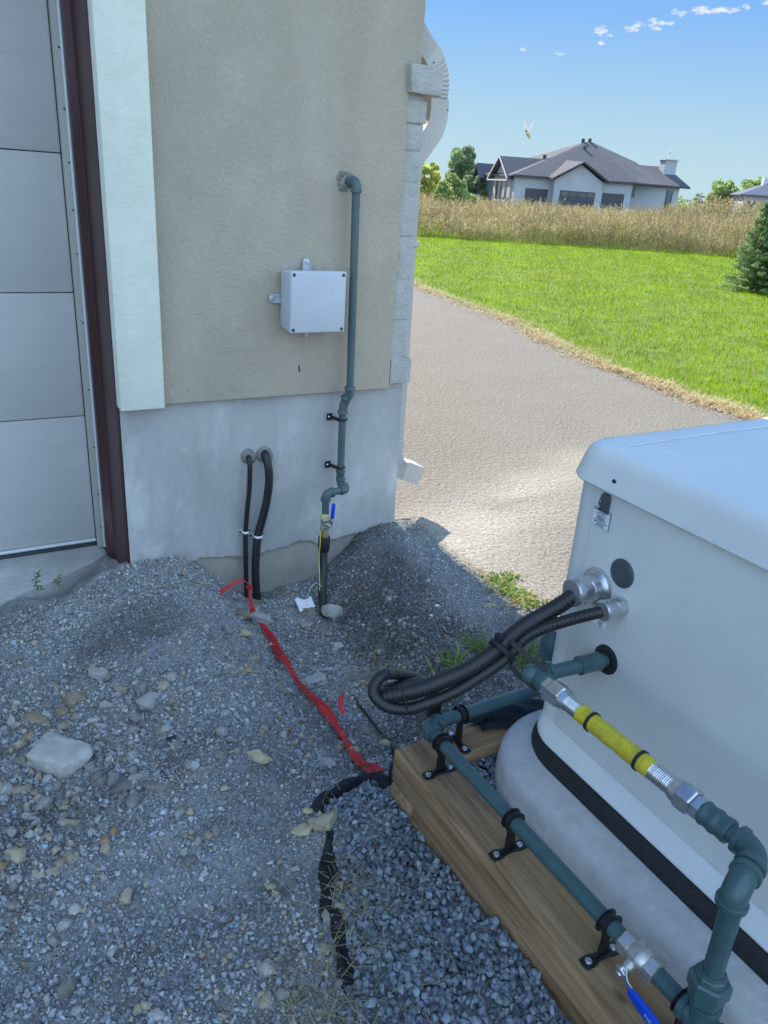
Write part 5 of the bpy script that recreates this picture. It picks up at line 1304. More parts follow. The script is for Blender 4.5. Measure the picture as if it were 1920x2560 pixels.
rib('loose_tail', wt, [(.899,2.497,-.125),(.889,2.475,-.104),(.872,2.462,-.082),(.850,2.455,-.068),(.815,2.45,-.074),(.785,2.445,-.086),(.752,2.44,-.104)], [.012,.017,.016,.015,.020,.022,.030], .75, 5.0, ground=False, lift=0, roll=[.7,.6,.4,.2,.2,.3,.2], col=(.60,.05,.07))
rib('loose_tail', wt, [(.799,1.493,.018),(.803,1.512,.035),(.812,1.528,.045),(.822,1.540,.046)], [.010,.016,.018,.012], .6, 2.0, ground=False, lift=0, roll=[.3,.5,.6,.7], col=(.60,.05,.07))
def knot(c, r_):
    vs = []; mb = MB(); mb.ball(c, r_, 18, 12, (1,.9,.8))
    mb.v = [tuple(Vector(p)+mnoise.noise_vector(Vector(p)*160)*r_*.35) for p in mb.v]; mb.build('knot', M['tape_plain'], wt, smooth=60)
M['tape_plain'] = mat('tape_plain', (.60,.03,.04), .34, var=.12, vscale=90, bump=.4, bscale=120, bdist=.002)
knot((.898,2.500,-.128), .0125); knot((.799,1.492,fh(.799,1.492)+.011), .0115)

# ------------------------------------------------------------------ black fabric, strap, scraps
M['fabric'] = mat('fabric', (.017,.019,.023), .55, var=.3, vscale=60, bump=.5, bscale=900, bdist=.0006, spec=.2, c3=(.055,.055,.055), s3=30, lo3=.64, hi3=.8)
def cloth(label, pts, widths, hgt, seed, prof='fold', zoff=0.0):
    P, L = resample(spline([(x, y, 0) for x, y in pts], 8), .004); n = len(P); k = 17; V = []
    for i, p in enumerate(P):
        t = (P[min(i+1, n-1)]-P[max(i-1, 0)]).normalized(); side = Vector((t.y, -t.x, 0)); s = i/(n-1); w = float(np.interp(s, np.linspace(0,1,len(widths)), widths))
        taper = min(1, s*6+.25)*min(1, (1-s)*6+.15)
        for j in range(k):
            a = j/(k-1)*2-1
            wr = .24*math.sin(a*5+seed+s*3.5)+.10*math.sin(a*10+s*8+seed)
            x, y = (p+side*(a*w*.5+.003*math.sin(s*11+a*2+seed)))[:2]
            base = fh(x, y)
            if prof == 'fold': z = base+hgt*taper*(max(0, 1-a*a)**.7+wr*.28)
            else: z = base+.006+hgt*taper*abs(wr)*2*max(0,1-abs(a)**4)-(.010 if abs(a) > .95 else 0)
            V.append((x, y, z+zoff))
    F = [(i*k+j, i*k+j+1, (i+1)*k+j+1, (i+1)*k+j) for i in range(n-1) for j in range(k-1)]
    o = bulk('landscape_fabric', np.array(V), np.array(F), M['fabric'], smooth=True)
    return tag(o, label, 'fabric', 'black landscape fabric edges')
cloth('black fabric fold arching from the timber corner round the crushed stone', [(.748,1.150),(.742,1.188),(.727,1.215),(.700,1.222),(.661,1.203),(.631,1.188),(.601,1.168),(.575,1.152),(.553,1.128)], [.042,.048,.044,.038,.034,.032,.03,.026], .022, 1.0)
cloth('upper black fabric strip left of the crushed stone, below the big tan rock', [(.560,1.075),(.540,1.038),(.514,.990),(.488,.937),(.466,.895),(.462,.880)], [.018,.026,.034,.034,.026,.016], .007, 2.2, 'flat')
cloth('lower black fabric strip left of the crushed stone, nearest the camera', [(.484,.892),(.470,.845),(.457,.805),(.445,.765),(.428,.715)], [.016,.026,.028,.032,.022], .007, 4.4, 'flat')
# fabric draped over the cross timber
dv = []; 
for i in range(22):
    for j in range(12):
        u, v = i/21, j/11
        x = .93+.19*u+.01*math.sin(v*6); y = 1.045+.105*v+.012*math.sin(u*7)*(1-v)+.015*u
        top_ = .2235 if y < 1.117 else .2235-(y-1.117)*1.1
        z = max(top_, .05)+.003+.012*abs(math.sin(u*9+v*5))*v+(.022*math.sin(math.pi*u)*v)
        if v < .45 and u < .30: y += .03*(1-u/.30); z = (.2235 if y < 1.117 else .2235-(y-1.117)*1.1)+.004
        dv.append((x, y, z))
tag(bulk('landscape_fabric', np.array(dv), np.array([(i*12+j, i*12+j+1, (i+1)*12+j+1, (i+1)*12+j) for i in range(21) for j in range(11)]), M['fabric'], smooth=True), 'black fabric draped over the cross timber behind the concrete pad', 'fabric', 'black landscape fabric edges')
sp_ = spline([(x, y, fh(x, y)+.012) for x, y in [(.920,1.66),(.907,1.593),(.899,1.489),(.885,1.371),(.849,1.307),(.799,1.235),(.740,1.140)]], 8)
sp_[-1].z = .15; sp_[-2].z = .13
tag(strap(sp_, (.9,.3,.25), .0008, [.0045]*len(sp_)).build('plastic_strap', M['black_paint']), 'thin black plastic strap trailing over the gravel to the timber corner', 'strap')
tag(MB().lathe((.328,1.488,fh(.328,1.488)+.004), (.349,1.480,fh(.349,1.480)+.004), [(0,.0048),(.002,.0055),(.020,.0055),(.0225,.0045)], 12).build('pipe_stub', M['black_paint'], smooth=40), 'short black plastic stub lying on the gravel beyond the hollow', 'plastic stub')
sv = []
for i in range(10):
    for j in range(7):
        u, v = i/9, j/6; x = 1.052+.066*u; y = 2.415-.055*v+.006*math.sin(u*5); z = fh(x, y)+.012+.022*(1-v)+.005*math.sin(u*8+v*4)
        sv.append((x, y, z))
tag(bulk('paper_scrap', np.array(sv), np.array([(i*7+j, i*7+j+1, (i+1)*7+j+1, (i+1)*7+j) for i in range(9) for j in range(6) if not (i > 5 and j > 4)]), M['white_plastic'], smooth=True), 'crumpled white scrap caught behind a brown rock at the trench end', 'scrap')
# ------------------------------------------------------------------ grass and weeds
def blades(x, y, z, h, w, az, lean, curl, cols, seg=2):
    """tapered bent blades as triangle strips"""
    n = len(x); rows = []
    dx, dy = np.cos(az), np.sin(az); sx, sy = -dy, dx
    for i in range(seg+1):
        t = i/seg
        r_ = h*(np.sin(lean)*t+curl*t*t); zz = h*(np.cos(lean)*t-.35*np.abs(curl)*t*t)
        cx, cy, cz = x+dx*r_, y+dy*r_, z+zz
        if i < seg:
            ww = w*(1-.55*t)*.5
            rows += [np.stack([cx-sx*ww, cy-sy*ww, cz], 1), np.stack([cx+sx*ww, cy+sy*ww, cz], 1)]
        else: rows.append(np.stack([cx, cy, cz], 1))
    m = len(rows); V = np.stack(rows, 1).reshape(-1,3)
    f = []
    for i in range(seg-1): f += [(2*i,2*i+1,2*i+3),(2*i,2*i+3,2*i+2)]
    f.append((2*seg-2,2*seg-1,2*seg))
    F = (np.array(f)[None]+(np.arange(n)*m)[:, None, None]).reshape(-1,3)
    return V, F, np.repeat(cols, m, 0)
M['grass'] = tint_mat('grass', .7, trans=.5, var=.22, vscale=2.2, spec=.12)
M['weed'] = tint_mat('weed', .6, trans=.40, var=.2, vscale=3, spec=.3)
M['straw'] = tint_mat('straw', .8, trans=.25, var=.2, vscale=30, spec=.2)
def in_view(x, y, a0=18, a1=70):
    a = np.degrees(np.arctan2(x, y)); return (a > a0) & (a < a1)
def lawn_grass():
    n = 1300000
    x = rng.uniform(4.8, 26, n); y = rng.uniform(-1, 23, n); d = np.hypot(x, y)
    e = np.interp(y, [p[1] for p in LAWN_EDGE], [p[0] for p in LAWN_EDGE])
    ragged = .16+.14*fbm(x*2.2, y*2.2, 51, 3)+.10*fbm(x*9, y*9, 52, 2)
    ok = (x > e+ragged) & (field_d(x, y) < .4) & in_view(x, y) & (rng.uniform(0, 1, n) < np.clip((6.2/d)**1.35, .06, 1))
    x, y, d = x[ok], y[ok], d[ok]; n = len(x); print('lawn blades', n)
    tuft = fbm(x*1.6, y*1.6, 61, 4)
    h = (.024+.022*rng.uniform(0, 1, n)+.018*np.clip(tuft+.2, 0, 1))*(1+.025*(d-5)); w = .0036*(.7+.09*d)*rng.uniform(.7, 1.4, n)
    k = rng.uniform(0, 1, n)
    c = np.array([(.23,.36,.006)])*rng.uniform(.65, 1.3, (n,1))
    c[k > .82] = np.array([.34,.45,.03])*rng.uniform(.8, 1.2, ((k > .82).sum(),1)); c[k > .975] = (.50,.45,.22)
    dryp = np.clip(1.4*fbm(x*.55, y*.55, 66, 4)-.35, 0, .35)[:, None]; c = c*(1-dryp)+np.array([(.36,.36,.08)])*dryp
    c *= (1+.26*tuft+.05*np.sign(np.sin((x*.8-y*.6)*3.4)))[:, None]
    V, F, C_ = blades(x, y, np.full(n, .012), h, w, rng.uniform(0, 2*np.pi, n), rng.uniform(.1, .75, n), rng.uniform(-.1, .5, n), np.clip(c, 0, 1))
    tag(bulk('lawn_grass', V, F, M['grass'], C_), 'bright green mown lawn grass', 'grass', kind='stuff')
lawn_grass()
def dry_edge():
    n = 60000
    y = rng.uniform(1.0, 14, n); e = np.interp(y, [p[1] for p in LAWN_EDGE], [p[0] for p in LAWN_EDGE])
    band_ = .16+.12*fbm(y*1.1, 0*y, 71, 3)
    x = e+rng.normal(.10, 1, n)*band_*.62+.03
    d = np.hypot(x, y)
    ok = in_view(x, y) & (rng.uniform(0, 1, n) < np.clip((5.5/d)**1.1, .1, 1)) & (rng.uniform(0,1,n) < .35+1.6*np.clip(fbm(x*2.6, y*2.6, 73, 3)+.25, 0, 1)); x, y = x[ok], y[ok]; n = len(x)
    c = np.array([(.72,.58,.34)])*rng.uniform(.6, 1.25, (n,1)); k = rng.uniform(0, 1, n); c[k > .90] = (.26,.17,.09)
    mound = .035*np.clip(fbm(x*2.4, y*2.4, 75, 3)+.05, 0, 1)
    V, F, C_ = blades(x, y, .006+mound*rng.uniform(0, 1, n), rng.uniform(.03, .085, n), rng.uniform(.003, .006, n), rng.uniform(0, 2*np.pi, n), rng.uniform(.9, 1.5, n), rng.uniform(-.2, .2, n), c)
    tag(bulk('dry_grass', V, F, M['straw'], C_), 'straw coloured dead grass along the driveway edge of the lawn', 'grass', kind='stuff')
dry_edge()
def strands():
    """dead grass blown over the yard, thicker by the fabric"""
    X, Y, H_, W_ = [], [], [], []
    for cx, cy, rx, ry, n, h0, h1 in ((.545,.94,.020,.07,90,.015,.055),(.50,.86,.018,.04,60,.015,.05),(.385,.72,.07,.06,260,.015,.07),(.62,.85,.10,.22,70,.02,.07),(1.03,1.74,.07,.08,110,.03,.12),(.1,1.6,.35,.35,90,.02,.08),(.25,1.0,.25,.25,70,.02,.07),(1.64,2.1,.015,.22,260,.01,.03),(1.45,2.0,.12,.2,40,.02,.05),(.95,1.45,.1,.15,40,.03,.08),(.10,2.3,.15,.12,40,.02,.06)):
        X.append(rng.normal(cx, rx, n)); Y.append(rng.normal(cy, ry, n)); H_.append(rng.uniform(h0, h1, n))
    x, y, h = map(np.concatenate, (X, Y, H_)); ok = (x < 1.7) & (y < 2.55) & ~((x > .70) & (y < 1.14)); x, y, h = x[ok], y[ok], h[ok]; n = len(x)
    c = np.array([(.40,.33,.19)])*rng.uniform(.55, 1.2, (n,1)); k = rng.uniform(0,1,n); c[k > .8] = (.20,.22,.09)
    az = rng.uniform(0, 2*np.pi, n)
    V, F, C_ = blades(x, y, fine_height(x, y)+.010+.012*rng.uniform(0,1,n), h, rng.uniform(.0009, .0019, n), az, rng.uniform(1.0, 1.5, n), rng.uniform(-.5, .7, n), c, 4)
    tag(bulk('dead_grass', V, F, M['straw'], C_), 'dry grass strands scattered over stones and fabric', 'grass', kind='stuff')
strands()
def weed(name, label, cat, x0, y0, n, spread, h0, h1, w0, cols, lean=(.2, 1.2), seed=0, zf=None, group=None, seg=3, curl=(.0,.6)):
    rr = np.random.default_rng(seed)
    x = x0+rr.normal(0, spread[0], n); y = y0+rr.normal(0, spread[1], n)
    z = fine_height(x, y) if zf is None else np.full(n, zf)
    h = rr.uniform(h0, h1, n); c = np.array(cols)[rr.integers(0, len(cols), n)]*rr.uniform(.7, 1.25, (n,1))
    V, F, C_ = blades(x, y, z, h, w0*rr.uniform(.7, 1.3, n), rr.uniform(0, 2*np.pi, n), rr.uniform(*lean, n), rr.uniform(*curl, n), c, seg)
    return tag(bulk(name, V, F, M['weed'], C_), label, cat, group)
GR = [(.12,.20,.04),(.17,.25,.05),(.22,.27,.08)]
weed('grass_tuft', 'green grass tuft under the tie of the generator cables', 'weed', 1.35, 1.63, 150, (.035,.03), .03, .085, .003, GR, seed=1, group='weeds in the yard')
weed('grass_tuft', 'green grass tuft between the cables and the generator end', 'weed', 1.465, 1.53, 220, (.045,.04), .03, .09, .003, GR, seed=2, group='weeds in the yard')
weed('weed', 'sparse leafy weed with one broad leaf left of the cable tie', 'weed', 1.175, 1.53, 26, (.025,.02), .03, .07, .010, GR, seed=3, group='weeds in the yard', lean=(.6,1.3))
weed('weed', 'sunlit bright green creeping weed at the driveway edge, larger patch', 'weed', 1.675, 1.93, 330, (.028,.05), .008, .026, .008, [(.24,.33,.07),(.30,.38,.10),(.18,.28,.05)], seed=4, group='weeds in the yard', zf=.0)
weed('weed', 'sunlit creeping weed sprig reaching onto the driveway', 'weed', 1.755, 1.985, 90, (.022,.018), .008, .02, .008, [(.24,.33,.07),(.30,.38,.10)], seed=5, group='weeds in the yard', zf=.0)
weed('weed', 'sunlit creeping weed patch on the driveway edge just above the cables', 'weed', 1.69, 1.815, 190, (.03,.03), .008, .024, .008, [(.24,.33,.07),(.30,.36,.10),(.34,.30,.12)], seed=6, group='weeds in the yard', zf=.0)
def leafy(name, label, x0, y0, z0, h, n, seed, cols):
    t = thing(name, label, 'weed', (x0, y0, z0), 'weeds in the yard'); rr = random.Random(seed)
    top_ = Vector((x0+.01, y0-.01, z0+h)); mb = MB(); st_ = spline([(x0,y0,z0),(x0-.004,y0,z0+h*.5),top_], 6); mb.tube(st_, .0012, 6); mb.build('stem', M['stem'], t)
    V = []; F = []; C_ = []
    for i in range(n):
        q = Vector(st_[min(len(st_)-1, int((i+2)/(n+2)*len(st_)))]); a = i*2.4+rr.uniform(-.4,.4); L = rr.uniform(.014,.024)*(1.15-.5*i/n); d = Vector((math.cos(a), math.sin(a), rr.uniform(.0,.5))).normalized(); s = d.cross(Vector((0,0,1))).normalized()
        b = len(V); V += [q[:], (q+d*L*.5+s*L*.28)[:], (q+d*L-Vector((0,0,L*.2)))[:], (q+d*L*.5-s*L*.28)[:]]; F += [(b,b+1,b+2),(b,b+2,b+3)]; c = rr.choice(cols); C_ += [c]*4
    off = np.array(t.location); bulk('leaves', np.array(V)-off, np.array(F), M['weed'], np.array(C_), t)
M['stem'] = mat('stem', (.12,.16,.05), .7)
leafy('weed', 'small upright green weed against the pale concrete apron', .166, 2.585, -.035, .085, 22, 3, [(.10,.20,.06),(.14,.25,.08)])
leafy('weed', 'small yellowing weed at the gravel edge of the apron', .235, 2.60, -.04, .055, 16, 4, [(.30,.30,.10),(.24,.27,.09),(.36,.30,.16)])
leafy('weed', 'small weed in the gravel by the left picture edge', -.02, 2.12, yz(-.02,2.12), .05, 14, 5, [(.16,.20,.07),(.24,.22,.09)])

# ------------------------------------------------------------------ tall meadow
def meadow_z(x, y):
    return far_drop(x, y)+1.15*np.exp(-(((x-38)/4.0)**2+((y-30)/4.0)**2))
def meadow():
    V_, F_, C2_ = [], [], []; b = 0
    def push(t):
        nonlocal b
        v, f, c = t; V_.append(v); F_.append(f+b); C2_.append(c); b += len(v)
    n = 120000
    a = np.radians(rng.uniform(18, 70, n)); r_ = 16+62*rng.uniform(0, 1, n)**1.9
    x, y = r_*np.sin(a), r_*np.cos(a); fd = field_d(x, y)+.5*fbm(x*.9, y*.9, 90, 3)
    ok = (fd > 0) & (rng.uniform(0, 1, n) < np.clip((22/r_)**.4, .3, 1)); x, y, r_, fd = x[ok], y[ok], r_[ok], fd[ok]; n = len(x); print('meadow', n)
    z = meadow_z(x, y); patch = fbm(x*.22, y*.22, 95, 4)
    h = (.45+.50*rng.uniform(0, 1, n)+.75*patch+.35*fbm(x*1.3, y*1.3, 96, 2))*np.clip(.55+fd*.18, .55, 1.0); h = np.clip(h, .25, 1.35)
    pal = np.array([(.38,.32,.17),(.31,.25,.14),(.50,.44,.29),(.31,.33,.12),(.23,.185,.11)])
    pr = rng.uniform(0, 1, n)+.75*patch
    c = pal[np.clip((pr*5).astype(int), 0, 4)]*rng.uniform(.75, 1.2, (n,1))
    wd = .0055*np.clip(r_/18, 1, 3.2)
    az = rng.uniform(0, 2*np.pi, n); le = rng.uniform(.02, .30, n)
    push(blades(x, y, z, h, wd, az, le, rng.uniform(0, .25, n), c, 2))
    tx, ty, tz = x+np.cos(az)*h*np.sin(le), y+np.sin(az)*h*np.sin(le), z+h*np.cos(le)*.93
    for k in range(4):      # seed plumes
        o_ = rng.normal(0, .03, (n,2)); col = np.clip(c*np.array([1.15,1.05,.95])*rng.uniform(.9, 1.45, (n,1)), 0, .7)
        push(blades(tx+o_[:, 0], ty+o_[:, 1], tz-rng.uniform(0, .22, n)*h, rng.uniform(.05, .13, n), wd*2.1, rng.uniform(0, 2*np.pi, n), rng.uniform(.1, 1.0, n), rng.uniform(0, .6, n), col, 2))
    lowg = np.clip(1.15-fd*.13+1.1*fbm(x*.35, y*.35, 131, 3), .10, 1)
    for k in range(3):      # leaves, greener low down and towards the mown edge
        f_ = rng.uniform(0, .75, n); g_ = rng.uniform(0, 1, n) < (lowg*(1-f_)+.08)
        col = np.where(g_[:, None], np.array([(.30,.34,.08)])*rng.uniform(.6, 1.3, (n,1)), c*.95)
        o_ = rng.normal(0, .05, (n,2))
        push(blades(x+o_[:, 0], y+o_[:, 1], z+h*f_*.8, rng.uniform(.10, .26, n), wd*2.6, rng.uniform(0, 2*np.pi, n), rng.uniform(.3, 1.2, n), rng.uniform(0, .8, n), col, 2))
    # green growth along the very edge
    m_ = 16000; t = rng.uniform(0, 1, m_); yy = 10+13.5*t
    xs = np.interp(yy, [p[1] for p in FIELD_EDGE], [p[0] for p in FIELD_EDGE]); q = rng.exponential(.45, m_)
    ex, ey = xs+q*.62-.15, yy+q*.78-.15; c = np.array([(.30,.40,.07)])*rng.uniform(.6, 1.3, (m_,1)); c[rng.uniform(0,1,m_) > .8] = (.33,.25,.12)
    push(blades(ex, ey, np.zeros(m_), rng.uniform(.10, .45, m_)*np.clip(.5+fbm(ex*.8, ey*.8, 98, 2), .3, 1.2), np.full(m_, .016), rng.uniform(0, 2*np.pi, m_), rng.uniform(.1, .9, m_), rng.uniform(0, .5, m_), c, 2))
    tag(bulk('meadow_grass', np.concatenate(V_), np.concatenate(F_), M['grass_dry'], np.concatenate(C2_)), 'tall dry meadow of brown seed heads and green weeds', 'meadow', kind='stuff')
M['grass_dry'] = tint_mat('grass_dry', .75, trans=.35, var=.25, vscale=.5, spec=.2)
meadow()
def mgrid():
    A_, B_ = np.meshgrid(np.radians(np.linspace(14, 74, 70)), np.linspace(17, 100, 70)); X, Y = B_*np.sin(A_), B_*np.cos(A_)
    Z = meadow_z(X, Y)+.003; Z = np.where(field_d(X, Y) < 0, -.05, Z)
    V = np.stack([X.ravel(), Y.ravel(), Z.ravel()], 1); i = (np.arange(69)[:, None]*70+np.arange(69)[None]).ravel()
    tag(bulk('meadow_rise', V, np.stack([i, i+1, i+71, i+70], 1), M['field_soil'], smooth=True), kind='structure')
mgrid()

# ------------------------------------------------------------------ trees
M['bark'] = mat('bark', (.12,.09,.065), .9, var=.25, vscale=9, bump=.6, bscale=40, bdist=.02)
M['leaf'] = tint_mat('leaf', .6, trans=.6, var=.22, vscale=.8, spec=.3)
M['needle'] = tint_mat('needle', .6, trans=.25, var=.25, vscale=6, spec=.35)
def leaf_cloud(cs, rs, n, size, pal, rr, shell=.55):
    k = len(cs); w = np.array(rs)**2; idx = rr.choice(k, n, p=w/w.sum())
    d = rr.normal(size=(n,3)); d /= np.linalg.norm(d, axis=1)[:, None]
    rad = (shell+(1.08-shell)*rr.uniform(0, 1, n)**.6)
    p = np.array(cs)[idx]+d*rad[:, None]*np.array(rs)[idx][:, None]*np.array([1,1,.82])
    a = rr.normal(size=(n,3)); a /= np.linalg.norm(a, axis=1)[:, None]; b = np.cross(a, rr.normal(size=(n,3))); b /= np.linalg.norm(b, axis=1)[:, None]
    s = size*rr.uniform(.6, 1.4, n)[:, None]
    V = np.stack([p-a*s, p+b*s*.45, p+a*s, p-b*s*.45], 1).reshape(-1,3); i = np.arange(n)*4
    F = np.concatenate([np.stack([i, i+1, i+2], 1), np.stack([i, i+2, i+3], 1)])
    c = np.array(pal)[rr.integers(0, len(pal), n)]*rr.uniform(.7, 1.25, (n,1))*(.85+.3*rr.uniform(0, 1, k))[idx][:, None]
    return V, F, np.repeat(np.clip(c, 0, 1), 4, 0)
def tree(name, label, loc, h, cr, n, leaf, pal, seed, crown_lo=.25, clusters=16, tall=1.0, group='trees beyond the meadow', peak=.8):
    rr = np.random.default_rng(seed); t = thing(name, label, 'tree', loc, group); L = Vector(loc)
    mb = MB(); top_ = L+Vector((0,0,h*.86)); mb.tube(spline([L, L+Vector((.03*h*rr.normal()*.3, .02*h, h*.4)), top_], 5), list(np.linspace(.030*h, .004*h, 11)), 8)
    cs, rs = [], []
    for i in range(clusters):
        f = crown_lo+(1-crown_lo)*(i+.5)/clusters; prof = math.sin(math.pi*min(1, max(.08, (1-f)/(1-crown_lo)*peak+.1)))**.8
        a = i*2.39996+rr.uniform(-.5,.5); q = cr*prof*rr.uniform(.35,.85)
        c = L+Vector((math.cos(a)*q, math.sin(a)*q, h*f*tall-.06*h)); cs.append(c[:]); rs.append(cr*rr.uniform(.26,.44)*(.6+.4*prof))
        s = L+Vector((0,0,h*max(.12, f-.22))); mb.tube([s, s.lerp(c, .55)+Vector((0,0,.03*h)), c], [.010*h, .006*h, .002*h], 6)
    mb.build('trunk', M['bark'], t, smooth=60)
    V, F, C_ = leaf_cloud(cs, rs, n, leaf, pal, rr); bulk('crown', V-np.array(L), F, M['leaf'], C_, t)
    return t
G1 = [(0.238, 0.349, 0.174), (0.301, 0.412, 0.206), (0.206, 0.317, 0.174), (0.365, 0.46, 0.27)]
G2 = [(0.508, 0.571, 0.143), (0.62, 0.619, 0.143), (0.381, 0.492, 0.143), (0.62, 0.603, 0.19)]
G3 = [(0.317, 0.46, 0.159), (0.397, 0.539, 0.206), (0.27, 0.397, 0.143), (0.539, 0.619, 0.317)]
tree('deciduous_tree', 'tallest blue green tree left of the distant grey house', (53.3,78.3,-.35), 6.2, 2.2, 8000, .17, G1, 4, .18, 22)
tree('deciduous_tree', 'yellow green tree beside the downspout, left of the tallest tree', (31.3,50.6,-.2), 3.1, 1.15, 5200, .10, G2, 7, .10, 18)
tree('deciduous_tree', 'slim yellow green tree behind, between the tallest tree and the garage', (37.5,59.5,-.25), 3.6, .85, 3600, .11, G2, 9, .15, 12)
tree('deciduous_tree', 'low bushy tree just left of the distant house porch', (52.5,74.0,-.35), 3.0, 1.9, 5200, .14, G1, 12, .05, 16)
tree('sapling', 'loose leafy sapling standing in the meadow in front of the tallest tree', (21.4,31.9,-.05), 1.95, .95, 4200, .075, G3, 15, .20, 13)
tree('deciduous_tree', 'pale green tree left of the second house at the right edge', (101,81.0,-.35), 5.2, 2.8, 5200, .22, G3, 18, .05, 16)
tree('deciduous_tree', 'pale green tree standing directly behind the second house roof', (108.5,82.0,-.35), 5.9, 2.9, 5200, .22, G3, 21, .10, 16)
tree('sapling', 'tiny bare looking tree alone on the horizon right of the distant house', (57.2,48.3,.3), 2.15, .5, 500, .07, G1, 24, .45, 8)
tree('sapling', 'low shrub on the horizon between the distant house and the meadow rise', (75,70,-.35), 2.3, 1.3, 1500, .14, G1, 27, .05, 9)
tree('sapling', 'low shrub on the horizon nearest the right end of the distant house', (71,69,-.35), 2.2, 1.2, 1500, .14, G1, 28, .05, 9)
def woods():
    rr = np.random.default_rng(5); cs, rs = [], []
    for a in np.linspace(20, 66, 170):
        D = 300+rr.uniform(-40, 40); cs.append((D*math.sin(R(a)), D*math.cos(R(a)), rr.uniform(.2, 1.8))); rs.append(rr.uniform(1.6, 3.2))
    V, F, C_ = leaf_cloud(cs, rs, 14000, .55, G1, rr); tag(bulk('far_woods', V, F, M['leaf'], C_), 'low far off line of woods on the horizon', 'woods', kind='stuff')
woods()
def spruce(loc, h, cr, label, leaders, seed):
    rr = np.random.default_rng(seed); t = thing('spruce', label, 'tree', loc, None); L = np.array(loc); V_, F_, C2_ = [], [], []; b = 0; mb = MB()
    for (ox, oy, hh, rad) in leaders:
        base = L+np.array([ox, oy, 0]); mb.tube([Vector(base), Vector(base+np.array([0,0,hh]))], [.028*hh, .003], 8)
        nb = int(190*rad/.7)
        for i in range(nb):
            f = (i+.5)/nb; z = hh*(.03+.95*f); bl = rad*(1-f)**.62*rr.uniform(.7, 1.12)+.03; a = i*2.39996+rr.uniform(-.3, .3); up_ = rr.uniform(.05, .45)+.6*f
            d = np.array([math.cos(a)*math.cos(up_), math.sin(a)*math.cos(up_), math.sin(up_)]); s = base+np.array([0,0,z]); e = s+d*bl-np.array([0,0,.12*bl*(1-f)])
            if i % 2 == 0: mb.tube([Vector(s), Vector(s*.5+e*.5+np.array([0,0,.02])), Vector(e)], [.006, .004, .0015], 5)
            k = int(80+260*bl); u = rr.uniform(.12, 1, k)**.8
            side = np.cross(d, [0,0,1]); side /= np.linalg.norm(side)
            tw = rr.uniform(-1, 1, k)*(.17*bl*(1.1-u)+.018)
            p = s+(e-s)*u[:, None]+side*tw[:, None]+np.array([0,0,1])*(rr.normal(0, .012, k)-.25*np.abs(tw))[:, None]
            nd = d*.8+side*np.sign(tw)[:, None]*.7+rr.normal(0, .45, (k,3)); nd /= np.linalg.norm(nd, axis=1)[:, None]; pp = np.cross(nd, rr.normal(size=(k,3))); pp /= np.linalg.norm(pp, axis=1)[:, None]
            ln = rr.uniform(.022, .042, k)[:, None]; wd = .0085
            V_.append(np.stack([p-pp*wd, p+pp*wd, p+nd*ln], 1).reshape(-1,3)); F_.append(np.arange(3*k).reshape(-1,3)+b); b += 3*k
            c = np.array([(.16,.25,.11),(.20,.30,.13),(.27,.36,.16)])[rr.integers(0, 3, k)]*rr.uniform(.7, 1.3, (k,1)); tip = u > .86; c[tip] *= 1.5
            C2_.append(np.repeat(c, 3, 0))
    mb.build('trunk', M['bark'], t, smooth=60)
    bulk('crown', np.concatenate(V_)-L, np.concatenate(F_), M['needle'], np.concatenate(C2_), t)
spruce((12.66,8.60,0), 1.47, .72, 'young bushy green spruce at the right edge of the lawn', [(-.36,.30,1.47,.50),(-.10,.06,1.36,.66),(.22,-.25,1.15,.65)], 8)

# ------------------------------------------------------------------ houses beyond the meadow
M['siding'] = mat('siding', (.40,.42,.45), .8, var=.05, vscale=.6)
M['stone_wall'] = mat('stone_wall', (.50,.465,.42), .9, c2=(.40,.38,.35), vscale=3, bump=.5, bscale=5, bdist=.03)
M['dark_door'] = mat('dark_door', (.055,.06,.07), .5)
M['glass_dark'] = mat('glass_dark', (.05,.07,.075), .15, spec=.8)
M['fascia'] = mat('fascia', (.05,.05,.055), .6)
M['pale_trim'] = mat('pale_trim', (.62,.62,.62), .6)
HO, HE, HN = Vector((58.12,62.024,0)), Vector((.951,-.309,0)), Vector((.309,.951,0))
def hp_(u, v, z): return HO+HE*u+HN*v+Vector((0,0,z))
class HB(MB):
    def hbox(s, u0, u1, v0, v1, z0, z1):
        return s.add([hp_(u0,v0,z0),hp_(u1,v0,z0),hp_(u1,v1,z0),hp_(u0,v1,z0),hp_(u0,v0,z1),hp_(u1,v0,z1),hp_(u1,v1,z1),hp_(u0,v1,z1)],[(0,3,2,1),(4,5,6,7),(0,1,5,4),(1,2,6,5),(2,3,7,6),(3,0,4,7)])
    def hadd(s, pts, fs): return s.add([hp_(*p) for p in pts], fs)
    def slab(s, quad, th=.14):
        p = [Vector(q) for q in quad]; n = len(p); lo_ = [q-Vector((0,0,th)) for q in p]
        return s.hadd([q[:] for q in p+lo_], [tuple(range(n)), tuple(range(2*n-1, n-1, -1))]+[(i, n+i, n+(i+1) % n, (i+1) % n) for i in range(n)])
hs = thing('distant_house', 'large grey bungalow with dark hipped roofs and three garage doors beyond the meadow', 'house', hp_(0,3,-.4))
hb = HB(); hb.hbox(-8.27, 4.05, 0, 9, -.6, 2.93); hb.hbox(-8.27,-6.0,6,9.5,-.6,2.7); hb.hbox(4.05, 10.4, 2.0, 10, -.6, 2.95)
